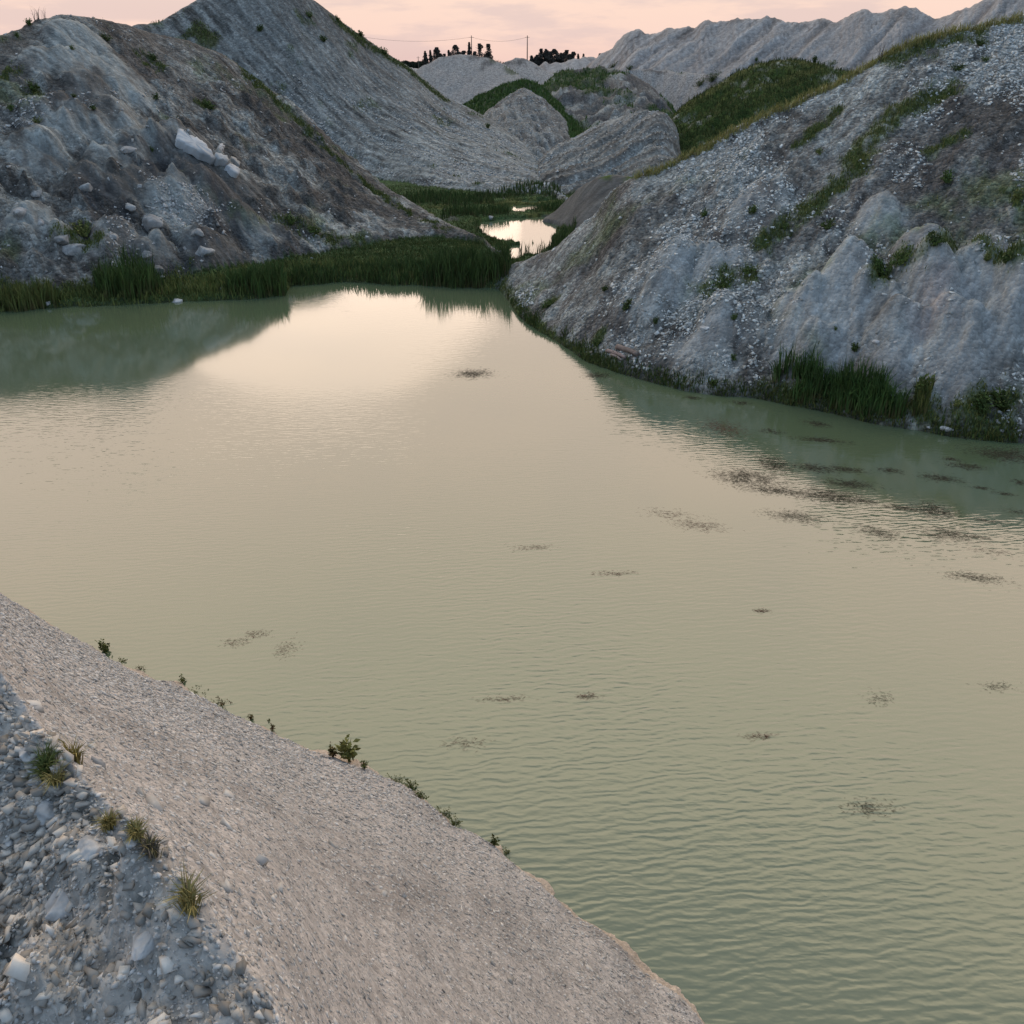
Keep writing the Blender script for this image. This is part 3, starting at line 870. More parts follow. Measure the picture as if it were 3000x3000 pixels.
# where which ripple train dominates (wind lanes)
zn = N(t, 'ShaderNodeTexNoise', i_Scale=.11, i_Detail=2.0)
t.links.new(tcn.outputs['Object'], zn.inputs['Vector'])
sepw = N(t, 'ShaderNodeSeparateXYZ'); t.links.new(tcn.outputs['Object'], sepw.inputs[0])
rx = N(t, 'ShaderNodeMapRange', interpolation_type='SMOOTHSTEP'); rx.inputs[1].default_value = -2.0; rx.inputs[2].default_value = 6.0
t.links.new(math_n(t, 'SUBTRACT', sepw.outputs[0], math_n(t, 'MULTIPLY', math_n(t, 'SUBTRACT', 17.0, sepw.outputs[1]), .45)), rx.inputs[0])
ry = N(t, 'ShaderNodeMapRange', interpolation_type='SMOOTHSTEP'); ry.inputs[1].default_value = 30.0; ry.inputs[2].default_value = 13.0
t.links.new(sepw.outputs[1], ry.inputs[0])
lane = ramp(t, [(.38, .35), (.6, 1.0)]); t.links.new(zn.outputs[0], lane.inputs[0])
wv = N(t, 'ShaderNodeTexWave', wave_type='BANDS', bands_direction='Y', i_Scale=2.3, i_Distortion=9.0, i_Detail=2.5)
wv.inputs['Detail Scale'].default_value = 1.1
mpw = N(t, 'ShaderNodeMapping'); mpw.inputs['Rotation'].default_value = (0, 0, math.radians(-13)); mpw.inputs['Scale'].default_value = (.6, 1, 1)
t.links.new(tcn.outputs['Object'], mpw.inputs[0]); t.links.new(mpw.outputs[0], wv.inputs['Vector'])
h = math_n(t, 'ADD', math_n(t, 'ADD', math_n(t, 'MULTIPLY', w1, .8), math_n(t, 'MULTIPLY', wv.outputs['Fac'], .22)), math_n(t, 'MULTIPLY', math_n(t, 'MULTIPLY', w2, 1.0), rx.outputs[0]))
h = math_n(t, 'ADD', h, math_n(t, 'MULTIPLY', w3, .28))
amp = math_n(t, 'MULTIPLY', math_n(t, 'ADD', math_n(t, 'MULTIPLY', ry.outputs[0], .80), .20), lane.outputs[0])


def calm(px, py, rx_, ry_):
    """a wind-still patch on the water"""
    cx, cy = ground_pt(px, py)
    dx = math_n(t, 'MULTIPLY', math_n(t, 'SUBTRACT', sepw.outputs[0], float(cx)), 1 / rx_)
    dy = math_n(t, 'MULTIPLY', math_n(t, 'SUBTRACT', sepw.outputs[1], float(cy)), 1 / ry_)
    d2 = math_n(t, 'ADD', math_n(t, 'MULTIPLY', dx, dx), math_n(t, 'MULTIPLY', dy, dy))
    d2 = math_n(t, 'ADD', d2, math_n(t, 'MULTIPLY', math_n(t, 'SUBTRACT', zn.outputs[0], .5), 2.0))
    m_ = N(t, 'ShaderNodeMapRange', interpolation_type='SMOOTHSTEP'); m_.inputs[1].default_value = .4; m_.inputs[2].default_value = 1.3; m_.inputs[3].default_value = .12
    t.links.new(d2, m_.inputs[0])
    return m_.outputs[0]


for a_ in [(2080, 1470, 2.2, 1.7), (2780, 1420, 5.0, 2.2), (300, 1000, 12, 6)]:
    amp = math_n(t, 'MULTIPLY', amp, calm(*a_))
h = math_n(t, 'MULTIPLY', h, amp)
bp = N(t, 'ShaderNodeBump'); bp.inputs['Strength'].default_value = 1.0; bp.inputs['Distance'].default_value = .0095
t.links.new(h, bp.inputs['Height'])
t.links.new(bp.outputs[0], b.inputs['Normal'])
cn = N(t, 'ShaderNodeTexNoise', i_Scale=.16, i_Detail=4.0); t.links.new(tcn.outputs['Object'], cn.inputs['Vector'])
cr = ramp(t, [(.35, (.088, .126, .074)), (.65, (.106, .138, .080))]); t.links.new(cn.outputs[0], cr.inputs[0])
t.links.new(cr.outputs[0], b.inputs['Base Color'])
b.inputs['Roughness'].default_value = .06
b.inputs['IOR'].default_value = 1.9
ang = np.linspace(0, 2 * math.pi, 97)[:-1]
RW = 130
Vw = np.concatenate([[[0, 40, 0]], np.stack([np.cos(ang) * RW, 40 + np.sin(ang) * RW, 0 * ang], -1)])
Fw = np.array([[0, 1 + i, 1 + (i + 1) % 96] for i in range(96)])
finish(mesh_obj('water', Vw, Fw, wm), 'milky green lake and ponds reflecting the pink sky', kind='structure')
#PART3
# ------------------------------------------------------------------ scatter tools
DAZ = np.gradient(azs)[None, :]; DR = np.gradient(rs)[:, None]
AREA = (R * DAZ * DR)


def sample(weight, n, rng=None):
    """n random points on the ground with density ~ weight (per square metre)"""
    rng = rng or RNG
    w = (weight * AREA).astype(np.float64).reshape(-1)
    c = np.cumsum(w)
    k = np.searchsorted(c, rng.random(n) * c[-1])
    ir, ia = k // NA, k % NA
    a = azs[ia] + (rng.random(n) - .5) * DAZ[0, ia]; r = rs[ir] + (rng.random(n) - .5) * DR[ir, 0]
    x = np.sin(a) * r; y = np.cos(a) * r
    return x, y, height_at(x, y), ALB[ir, ia]


def normals(x, y, e=.3):
    gx = (height_at(x + e, y) - height_at(x - e, y)) / (2 * e)
    gy = (height_at(x, y + e) - height_at(x, y - e)) / (2 * e)
    n = np.stack([-gx, -gy, np.ones_like(gx)], -1)
    return n / np.linalg.norm(n, axis=-1, keepdims=True)


BOX = np.array([[-1, -1, -1], [1, -1, -1], [1, 1, -1], [-1, 1, -1], [-1, -1, 1], [1, -1, 1], [1, 1, 1], [-1, 1, 1]], float) * .62
BOXF = np.array([[0, 3, 2, 1], [4, 5, 6, 7], [0, 1, 5, 4], [1, 2, 6, 5], [2, 3, 7, 6], [3, 0, 4, 7]])
OCT = np.array([[1, 0, 0], [0, 1, 0], [-1, 0, 0], [0, -1, 0], [0, 0, 1], [0, 0, -1]], float)
OCTF = np.array([[0, 1, 4], [1, 2, 4], [2, 3, 4], [3, 0, 4], [1, 0, 5], [2, 1, 5], [3, 2, 5], [0, 3, 5]])


def stones(name, pts, size, col, m, label, octa=False):
    x, y, z = pts
    n = len(x)
    base, fc = (OCT, OCTF) if octa else (BOX, BOXF)
    nv = len(base)
    sx = size * (.7 + .8 * RNG.random(n)); sy = size * (.5 + .5 * RNG.random(n)); sz = size * (.22 + .30 * RNG.random(n))
    P = base[None] + (RNG.random((n, nv, 3)) - .5) * .75
    P = P * np.stack([sx, sy, sz], -1)[:, None] * .5
    an = RNG.random(n) * 2 * np.pi; ca, sa = np.cos(an)[:, None], np.sin(an)[:, None]
    P = np.stack([P[..., 0] * ca - P[..., 1] * sa, P[..., 0] * sa + P[..., 1] * ca, P[..., 2]], -1)
    nn = normals(x, y) + (RNG.random((n, 3)) - .5) * .7
    nn /= np.linalg.norm(nn, axis=-1, keepdims=True)
    t1 = np.cross(np.array([0, 1., 0]), nn); t1 /= np.linalg.norm(t1, axis=-1, keepdims=True); t2 = np.cross(nn, t1)
    W = P[..., :1] * t1[:, None] + P[..., 1:2] * t2[:, None] + P[..., 2:] * nn[:, None]
    W += np.stack([x, y, z + sz * .12], -1)[:, None]
    F = fc[None] + (np.arange(n) * nv)[:, None, None]
    o = mesh_obj(name, W.reshape(-1, 3), F.reshape(-1, fc.shape[1]), m, False, np.repeat(col, nv, axis=0))
    return finish(o, label, kind='stuff')


def plain_mat(name, rough=.9, spec=.15, var=.25, scale=6.0, bump=0.0, trans=0.0):
    m, t, b = mat(name)
    at = N(t, 'ShaderNodeAttribute', attribute_name='albedo')
    tcn = N(t, 'ShaderNodeTexCoord')
    a = N(t, 'ShaderNodeTexNoise', i_Scale=scale, i_Detail=5.0, i_Roughness=.65)
    t.links.new(tcn.outputs['Object'], a.inputs['Vector'])
    f = ramp(t, [(.3, 1 - var), (.5, 1.0), (.7, 1 + var)])
    t.links.new(a.outputs[0], f.inputs[0])
    t.links.new(mix_rgb(t, 1.0, at.outputs['Color'], f.outputs[0], 'MULTIPLY'), b.inputs['Base Color'])
    b.inputs['Roughness'].default_value = rough; b.inputs['Specular IOR Level'].default_value = spec
    if bump:
        bp = N(t, 'ShaderNodeBump'); bp.inputs['Strength'].default_value = bump; bp.inputs['Distance'].default_value = .05
        t.links.new(a.outputs[0], bp.inputs['Height']); t.links.new(bp.outputs[0], b.inputs['Normal'])
    return m


MAT_STONE = plain_mat('chalk_chip', .9, .12, .18, 9.0)
MAT_ROCK = plain_mat('chalk_boulder', .92, .12, .35, 4.0, .8)
MAT_LEAF = plain_mat('leaf', .75, .2, .25, 2.0)
MAT_REED = plain_mat('reed_leaf', .7, .25, .3, 1.5)
MAT_WEED = plain_mat('pond_weed', .95, .05, .25, 3.0)
MAT_WEED.node_tree.nodes['Principled BSDF'].inputs['Alpha'].default_value = .34
MAT_WOOD = plain_mat('weathered_wood', .85, .15, .35, 7.0, .4)
MAT_SLAB = plain_mat('pale_slab', .8, .2, .14, 2.5, .4)


def chipcol(n, lo=.36, hi=.62, tint=(1, 1, 1.01)):
    v = lo + (hi - lo) * RNG.random(n) ** 1.3
    return v[:, None] * np.array(tint)[None]


front = (R < 75)
w = M('right_heap') * front * sstep(.15, .4, H) * (1 - .85 * smooth_r) * (1 - .8 * np.clip(green_r, 0, 1)) * (1 - .6 * dark_r) * (.10 + 1.6 * sstep(-.12, .42, fbm(PX / 2.4, PY / 3.2, 5, 26) + .35 * n2 + .4 * n3)) * sstep(52, 47, R)
x, y, z, _ = sample(w ** 1.5, 60000)
stones('scree', (x, y, z), .04 + .15 * RNG.random(len(x)) ** 3.2, chipcol(len(x), .28, .78, (.98, 1.01, 1.01)), MAT_STONE, 'white stone chips strewn over the right rubble heap')
w = M('left_heap') * (R < 74) * sstep(.15, .4, H) * (.12 + sstep(.1, .55, fbm(PX / 2.4, PY / 3.2, 5, 27) + .35 * n2)) * (.35 + LOWL) * (1 - .6 * np.clip(green_l, 0, 1))
x, y, z, _ = sample(w ** 1.8, 11000)
stones('scree', (x, y, z), .06 + .20 * RNG.random(len(x)) ** 3, chipcol(len(x), .26, .60), MAT_STONE, 'pale stone chips strewn over the left heap')
w = (M('tall_heap') * sstep(11, 2.0, H) * (R < 118) * (.06 + sstep(.0, .3, -STREAK)) + M('striped_mound') * .8 * (R < 98) * (.06 + sstep(-.0, .3, -STREAK)) + M('pale_cone') * .2) * sstep(.2, .5, H)
x, y, z, _ = sample(w, 22000)
stones('scree', (x, y, z), .10 + .22 * RNG.random(len(x)) ** 2.5, chipcol(len(x), .34, .56, (.98, 1, 1.01)), MAT_STONE, 'pale stone chips on the heaps round the far pond')
w = M('near_bank') * (R < 40) * sstep(.03, .2, H) * (AZ > -.9) * (AZ < .6) / np.maximum(R, 2) ** 1.5
x, y, z, _ = sample(w, 110000)
sz = (.014 + .034 * RNG.random(len(x)) ** 3) * np.clip(np.hypot(x, y) / 5, .6, 2.0)
stones('gravel', (x, y, z), sz, chipcol(len(x), .33, .66, (1.03, 1, .97)), MAT_STONE, 'fine chalk gravel on the near bank', True)
x, y, z, _ = sample(M('near_bank') * (1 - TOPB) * (R < 22) * sstep(.1, .5, H) * (AZ > -.75) * (AZ < .4) / np.maximum(R, 2), 320)
stones('gravel', (x, y, z), .03 + .08 * RNG.random(len(x)) ** 3, chipcol(len(x), .36, .62, (1.02, 1, .98)), MAT_STONE, 'larger loose stones lying on the near gravel slope')
w = M('near_bank') * TOPB * (R < 6) * (R > .9) * (AZ > -.95) * (AZ < .3)
x, y, z, _ = sample(w * (.25 + sstep(-.2, .4, fbm(PX / .35, PY / .35, 4, 505))), 26000)
stones('rubble', (x, y, z), .007 + .05 * RNG.random(len(x)) ** 5, chipcol(len(x), .22, .66, (1.07, 1, .92)), MAT_STONE, 'loose chalk rubble along the broken edge of the near bank')
w = M('valley_floor') * (R > 40) * (R < 95) * sstep(.03, .1, H) * (sstep(70, 78, R) + .12)
x, y, z, _ = sample(w, 1500)
stones('scree', (x, y, z), .10 + .30 * RNG.random(len(x)) ** 3, chipcol(len(x), .32, .55), MAT_STONE, 'pale stones lying in the marsh grass round the ponds')


def blade_arrays(x, y, z, h, w, lean, col, bend=.35):
    n = len(x)
    an = RNG.random(n) * 2 * np.pi
    wx = np.cos(an) * w * .5; wy = np.sin(an) * w * .5
    la = RNG.random(n) * 2 * np.pi; lx = np.cos(la) * lean * h; ly = np.sin(la) * lean * h
    P = np.zeros((n, 5, 3))
    P[:, 0] = np.stack([x - wx, y - wy, z - .03], -1); P[:, 1] = np.stack([x + wx, y + wy, z - .03], -1)
    mx = x + lx * bend; my = y + ly * bend; mz = z + h * .58
    P[:, 2] = np.stack([mx + wx * .8, my + wy * .8, mz], -1); P[:, 3] = np.stack([mx - wx * .8, my - wy * .8, mz], -1)
    P[:, 4] = np.stack([x + lx, y + ly, z + h * (1 - .25 * lean)], -1)
    o = (np.arange(n) * 5)[:, None]
    return P.reshape(-1, 3), np.array([[0, 1, 2, 3]]) + o, np.array([[3, 2, 4]]) + o, np.repeat(col, 5, axis=0)


def blades(name, x, y, z, h, w, lean, col, m, bend=.35):
    V, q4, t3, c = blade_arrays(x, y, z, h, w, lean, col, bend)
    return mesh_obj(name, V, [q4, t3], m, False, c)


def gcol(n, a, b, jit=.35):
    t = RNG.random(n)[:, None]
    return (np.array(a) * (1 - t) + np.array(b) * t) * (1 - jit + 2 * jit * RNG.random(n))[:, None]


# ground cover, too dense to count
def cover(weight, n, hmin, hmax, wid, a, b, label, lean=.45, name='grass'):
    x, y, z, _ = sample(weight, n)
    ok = z > -.05
    x, y, z = x[ok], y[ok], z[ok]
    n = len(x)
    cl_ = .5 + .5 * fbm(x / 1.6, y / 1.6, 3, 410)
    h = (hmin + (hmax - hmin) * RNG.random(n) ** 1.5) * (.6 + .8 * cl_)
    o = blades(name, x, y, z, h, wid * (.7 + .6 * RNG.random(n)), lean * (.3 + RNG.random(n)), gcol(n, a, b), MAT_LEAF)
    finish(o, label, kind='stuff')


mvg = M('valley_floor')
cover(mvg * VEG * (R < 80) * (R > 35) * (1 - .75 * sstep(54, 60, R)) * (AZ < .25) * (AZ > -.75), 60000, .06, .22, .035, SEDGE * 1.2, OLIVE * .75, 'dark green sedge covering the marsh behind the left shore')
cover(M('right_heap') * (np.clip(green_r, 0, 1) ** 1.5 * 2 + VEG * .15) * (R < 52), 12000, .05, .20, .03, GREEN * .9, OLIVE * 1.1, 'green weeds and grass growing on the right rubble heap')
cover(M('right_heap') * np.clip(fringe, 0, 1) * (R < 56), 5000, .10, .45, .022, STRAW * 1.5, OLIVE * 1.5, 'yellowing grass along the crest of the right rubble heap', .6)
cover(M('left_heap') * (np.clip(green_l, 0, 1) ** 1.5 * 2 + VEG * .12) * (R < 80) * (AZ > -.7), 12000, .05, .22, .04, GREEN * .9, OLIVE * 1.1, 'green weeds and grass growing on the left heap')
cover(M('tall_heap') * VEG * (R < 120) * (AZ > -.6), 5000, .08, .28, .06, GREEN, OLIVE, 'thin weeds on the tall heap')
cover(M('green_hill') * (VEG + .03) * (R < 112), 30000, .10, .50, .07, SEDGE * .8, OLIVE * .75, 'dense green growth covering the hill behind the right rubble heap')
cover((M('green_ridge') + .5 * M('dark_rubble_heap', 'small_grey_hump') + .10 * M('pale_cone', 'grey_hump', 'rubble_shelf')) * VEG * (R < 185), 16000, .15, .6, .12, SEDGE * 1.5, GREEN * 1.2, 'dark grass on the ridges in the middle distance')
shore_w = (M('right_heap') * sstep(.5, .05, H) * sstep(-.12, .02, H)) * (R < 46) * sstep(-.2, .3, fbm(PX / 1.5, PY / 1.5, 3, 420) + .25)
cover(shore_w, 9000, .08, .32, .028, SEDGE * 1.2, OLIVE * .7, 'dark weedy fringe along the right shore')
shore_w = ((M('left_heap', 'valley_floor')) * sstep(.6, .1, H) * sstep(-.12, .02, H)) * (R < RF + 4) * (R > RF - .3) * (AZ < -.02) * (AZ > -.75)
cover(shore_w, 14000, .12, .55, .032, GREEN, OLIVE * 1.3, 'yellow-green grass along the left shore')


# ------------------------------------------------------------------ reed beds
def reed_bed(poly_px, n, hmin, hmax, label, cols, wid=.045, at_z=0.0, broken=0.0):
    xs = []
    pts = np.array([ground_pt(a, b, at_z) for a, b in poly_px])
    lo, hi = pts.min(0), pts.max(0)
    X_ = np.zeros(0); Y_ = np.zeros(0)
    while len(X_) < n:
        x = lo[0] + (hi[0] - lo[0]) * RNG.random(n * 4); y = lo[1] + (hi[1] - lo[1]) * RNG.random(n * 4)
        k = in_poly(x + .3 * fbm(x / .9, y / .9, 2, 5), y + .6 * fbm(x / .9 + 9, y / .9, 2, 6), [tuple(p) for p in pts]) & (fbm(x / .7, y / .7, 3, 8) > -.25 + .3 * RNG.random(len(x)) - .3)
        X_ = np.concatenate([X_, x[k]]); Y_ = np.concatenate([Y_, y[k]])
    x, y = X_[:n], Y_[:n]
    z = np.maximum(height_at(x, y), -.15)
    h = (hmin + (hmax - hmin) * RNG.random(n) ** .8) * (.55 + .9 * (.5 + .5 * fbm(x / .7, y / .7, 3, 12)))
    lean = .08 + .38 * RNG.random(n) ** 2 + broken * (RNG.random(n) < .12)
    V, q4, t3, c = blade_arrays(x, y, z, h, wid * (.6 + .7 * RNG.random(n)), lean, gcol(n, *cols), .3)
    c = c.reshape(-1, 5, 3).copy()
    straw = np.array([.13, .10, .05])
    bl = (RNG.random(n) < .5)[:, None, None]
    c[:, :2] = np.where(bl, straw, c[:, :2])
    # centre the object on its own base
    o3 = np.array([x.mean(), y.mean(), max(0.0, float(z.mean()))])
    o = mesh_obj('reed_bed', V - o3, [q4, t3], MAT_REED, False, c.reshape(-1, 3))
    o.location = o3
    return finish(o, label, 'reeds', 'reed beds at the water edge')


DG = (SEDGE * .85, GREEN * 1.0); YG = (GREEN * .9, OLIVE * 1.1)
reed_bed([(846, 842), (900, 834), (1000, 828), (1200, 836), (1290, 840), (1300, 800), (1200, 790), (1000, 805), (860, 818)], 2600, .25, .70, 'widest green reed bed of low blades, along the marsh edge left of the right heap', DG)
reed_bed([(1230, 838), (1300, 840), (1400, 845), (1495, 850), (1497, 812), (1400, 796), (1290, 800)], 2100, .6, 1.55, 'tallest dark reed clump beside the tip of the right heap', DG)
reed_bed([(300, 893), (360, 896), (465, 884), (465, 860), (400, 850), (300, 858)], 1100, .7, 1.75, 'tall green reed clump on the left shore below the boulders', (SEDGE * 1.2, GREEN))
reed_bed([(665, 878), (835, 868), (838, 842), (760, 845), (670, 856)], 1100, .6, 1.35, 'green reed clump at the corner of the left shore', (SEDGE * 1.3, GREEN))
reed_bed([(-60, 925), (60, 910), (170, 902), (170, 885), (0, 893), (-60, 900)], 1000, .6, 1.1, 'yellow-green reeds at the left edge of the lake', YG)
reed_bed([(2250, 1160), (2400, 1196), (2560, 1232), (2640, 1245), (2640, 1225), (2560, 1210), (2400, 1176), (2260, 1142)], 1500, .45, 1.05, 'dark reed bed with broken straw stems at the foot of the right heap', (SEDGE, SEDGE * 1.9), .04, 0.0, .6)
reed_bed([(2660, 1252), (2720, 1264), (2730, 1240), (2670, 1228)], 160, .4, .9, 'sparse short reeds right of the dark reed bed', YG, .04)
reed_bed([(1600, 747), (1630, 712), (1655, 682), (1685, 676), (1680, 706), (1640, 752)], 600, .3, .75, 'reeds between the bright pond and the right heap', DG)
reed_bed([(1290, 655), (1330, 648), (1470, 640), (1500, 628), (1450, 622), (1300, 632)], 900, .3, .75, 'reeds behind the bright pond on its left', DG)
reed_bed([(1555, 628), (1640, 632), (1700, 640), (1700, 615), (1620, 610), (1560, 620)], 600, .3, .7, 'green reeds behind the bright pond on its right', (SEDGE * 1.2, GREEN * .8))
reed_bed([(1180, 610), (1330, 612), (1450, 604), (1420, 580), (1250, 575), (1150, 590)], 1500, .25, .65, 'dark reeds at the far end of the marsh below the tall heap', DG, .06)
reed_bed([(1420, 590), (1580, 580), (1640, 590), (1640, 572), (1560, 562), (1420, 575)], 900, .25, .6, 'reeds along the far end of the last pond', DG, .06)
reed_bed([(1385, 690), (1425, 697), (1430, 690), (1395, 680)], 40, .6, 1.1, 'few thin reeds standing at the left tip of the bright pond', DG, .04)
reed_bed([(1500, 760), (1540, 755), (1600, 738), (1600, 728), (1540, 742)], 60, .5, 1.0, 'few thin reeds standing in the nearest small pond', DG, .04)


# ------------------------------------------------------------------ tufts and small plants
def plant(name, cat, px, py, wpx, hm, n, cols, label, group, leafy=True, spread=1.0, lean=.7):
    p = hit(px, py)
    r0 = np.linalg.norm(p - np.array([0, 0, CAM_H]))
    w = wpx / FPX * r0 * .5
    if leafy:
        # stems carrying small leaves
        ns = max(5, n // 8)
        a = RNG.random(ns) * 2 * np.pi; rad = w * np.sqrt(RNG.random(ns)) * .8
        sx, sy = np.cos(a) * rad, np.sin(a) * rad
        tipx, tipy = sx * 1.35, sy * 1.35
        hh = hm * (.55 + .5 * RNG.random(ns)) * (1 - .35 * (rad / max(w, 1e-3)) ** 2)
        k = RNG.integers(0, ns, n); tt = .15 + .85 * RNG.random(n)
        lx = sx[k] * .3 + tipx[k] * .7 * tt; ly = sy[k] * .3 + tipy[k] * .7 * tt; lz = hh[k] * tt
        ls = np.clip(.22 * hm, .012, .16) * (.6 + .8 * RNG.random(n))
        d1 = RNG.normal(size=(n, 3)); d1[:, 2] = np.abs(d1[:, 2]) * .6; d1 /= np.linalg.norm(d1, axis=1)[:, None]
        d2 = np.cross(d1, RNG.normal(size=(n, 3))); d2 /= np.linalg.norm(d2, axis=1)[:, None]
        c0 = np.stack([lx, ly, lz], -1)
        Q = np.stack([c0, c0 + (d1 * .5 + d2 * .28) * ls[:, None], c0 + d1 * ls[:, None], c0 + (d1 * .5 - d2 * .28) * ls[:, None]], 1)
        SV, sq, st, scc = blade_arrays(sx * .3, sy * .3, sx * 0, hh, np.full(ns, max(.006, hm * .03)), np.hypot(tipx - sx * .3, tipy - sy * .3) / hh * .6, gcol(ns, cols[0] * .9, cols[1] * .8))
        V = np.concatenate([Q.reshape(-1, 3), SV]); f1 = np.arange(n * 4).reshape(-1, 4)
        c = np.concatenate([np.repeat(gcol(n, *cols), 4, axis=0), scc])
        F = [f1, sq + n * 4, st + n * 4]
    else:
        a = RNG.random(n) * 2 * np.pi; rad = w * np.sqrt(RNG.random(n)) * .5
        h = hm * (.5 + .6 * RNG.random(n))
        V, q4, t3, c = blade_arrays(np.cos(a) * rad, np.sin(a) * rad, np.zeros(n), h, np.full(n, max(.0035, .022 * hm)), lean * (.3 + RNG.random(n)), gcol(n, *cols), .3)
        F = [q4, t3]
    # follow the ground under the plant
    gz = height_at(p[0] + V[:, 0], p[1] + V[:, 1])
    V[:, 2] += np.clip(gz - p[2], -w, w) * .7
    o = mesh_obj(name, V, F, MAT_LEAF, False, c)
    o.location = p
    return finish(o, label, cat, group)


BG = (GREEN * .40, GREEN * .9); LG = (GREEN * .9, OLIVE * 1.3); ST = (STRAW, STRAW * 1.4)
TUFTS = [
    (1773, 852, 26, .35, 'small dark bush on the chip slope near the tip of the right heap'),
    (1835, 905, 34, .45, 'black-green bush above a streak of white chips on the right heap'),
    (1921, 945, 20, .25, 'tiny bush on bare soil right of the black-green bush'),
    (1605, 900, 50, .4, 'low leafy bush just above the shore at the tip of the right heap'),
    (1750, 1010, 46, .35, 'leafy weeds above the driftwood on the right shore'),
    (2503, 1028, 26, .35, 'lone dark bush low on the bare soil of the right heap above the reed bed'),
    (2448, 966, 14, .15, 'very small weed on chips above the lone low bush'),
    (2772, 532, 40, .5, 'round bush on the white chips high on the right heap'),
    (2952, 762, 34, .4, 'dark bush between two chalk lobes near the right edge'),
    (2892, 762, 26, .35, 'olive bush in a hollow above the pink-stained lobe'),
    (2872, 136, 30, .4, 'dark bush just under the crest of the right heap'),
    (2803, 208, 50, .35, 'flat dark bush below the yellow crest grass'),
    (2886, 180, 30, .3, 'small bush beneath the crest bush on the right heap'),
    (2985, 580, 36, .45, 'bright green bush at the right edge of the photo'),
    (2400, 450, 28, .3, 'yellow-green tuft left of the diagonal grass strip'),
    (2062, 632, 26, .35, 'small green tuft low on the left part of the right heap'),
    (2203, 626, 36, .4, 'leafy green tuft in the chips below the crest of the right heap'),
    (2300, 672, 24, .3, 'green tuft at the lower end of the diagonal grass strip'),
    (2424, 668, 60, .4, 'broad dark weed patch right of the diagonal strip end'),
    (2580, 795, 70, .5, 'bushy green clump beside the large round chalk lobe'),
    (2640, 765, 70, .45, 'second bushy clump, right of the one beside the round lobe'),
    (2740, 712, 60, .4, 'dark green clump over the topmost chalk lobe'),
    (2120, 840, 56, .35, 'green weeds at the right of the smooth left lobe'),
    (2190, 800, 60, .35, 'green weeds higher up between the lobe and chips'),
    (2700, 1150, 40, .7, 'tall leafy bush at the right end of the reed bed'),
    (2870, 1200, 60, .6, 'dark green shrub above the shore near the right edge'),
    (2930, 1195, 60, .7, 'largest dark green shrub above the shore at the right edge'),
    (2805, 1190, 26, .3, 'small olive bush between the reeds and the shrubs'),
    (2150, 935, 26, .25, 'small green clump on the chips left of the furrowed lobes'),
    (2148, 1055, 20, .25, 'small bush on soil above the white chip streak by the right shore'),
    (2090, 1130, 22, .3, 'leafy weed on the shoreline below the white chip streak'),
    (450, 175, 26, .6, 'dark bush on the brown slope right of the left crest'),
    (98, 268, 36, .7, 'dark round bush on white stones at the far left'),
    (311, 118, 40, .5, 'low dark bush below the rounded left crest'),
    (606, 312, 30, .6, 'green bush on the slope above the pale slab'),
    (620, 322, 22, .5, 'smaller green bush touching the one above the pale slab'),
    (458, 290, 22, .5, 'dark bush above left of the pale slab'),
    (216, 285, 18, .35, 'small dark tuft on the grey slope below the left crest'),
    (273, 322, 24, .4, 'dark tuft above the grey lobes on the left heap'),
    (32, 324, 22, .45, 'tuft near the left edge below the bush on white stones'),
    (110, 360, 34, .4, 'olive tuft on the left slope among stones'),
    (213, 146, 18, .35, 'small tuft on the pale chalk face below the left crest'),
    (445, 443, 14, .3, 'black tuft left of the dark mound top'),
    (85, 74, 24, .6, 'bush on the skyline at the left shoulder of the left heap'),
    (50, 108, 16, .4, 'small bush on the skyline left of the left crest'),
    (240, 690, 70, .7, 'bright green weeds behind the boulder on the left shore'),
    (855, 655, 40, .7, 'green bush at the foot of the left heap slope'),
    (920, 680, 50, .6, 'green bush low between the slope and the marsh'),
    (948, 122, 24, .9, 'dark bush high on the face of the tall heap'),
    (762, 92, 22, .9, 'dark bush near the top of the tall heap'),
    (907, 50, 22, .8, 'bush beside the right edge of the tall heap top'),
    (1057, 106, 22, .9, 'bush on the skyline of the tall heap slope'),
    (1125, 158, 30, 1.0, 'rounded bush lower on the skyline of the tall heap slope'),
    (990, 60, 18, .7, 'topmost bush on the falling skyline of the tall heap'),
    (2085, 238, 60, 2.2, 'dark tall shrub on the rubble shelf left of the green hill'),
    (2050, 252, 40, 1.6, 'shorter dark shrub left of the tall one on the shelf'),
    (2215, 180, 12, 1.0, 'small pointed shrub on the left crest of the green hill'),
    (2385, 184, 14, 1.0, 'pointed shrub on the right crest of the green hill'),
    (2440, 188, 40, .8, 'low shrubs where the green hill meets the right heap'),
    (1795, 198, 34, 1.2, 'dark bush on top of the dark rocky heap'),
    (1845, 205, 26, 1.2, 'second dark bush on top of the dark rocky heap, to the right'),
    (1430, 375, 20, .8, 'shrub at the left foot of the pale cone'),
]
for px, py, wpx, hm, lab in TUFTS:
    o_ = plant('bush', 'bush', px, py, wpx * .9, hm * .7, int(140 + wpx * 5), BG if 'dark' in lab or 'black' in lab else LG if ('yellow' in lab or 'olive' in lab or 'bright' in lab) else (GREEN * .6, GREEN * 1.2), lab, 'bushes on the heaps')
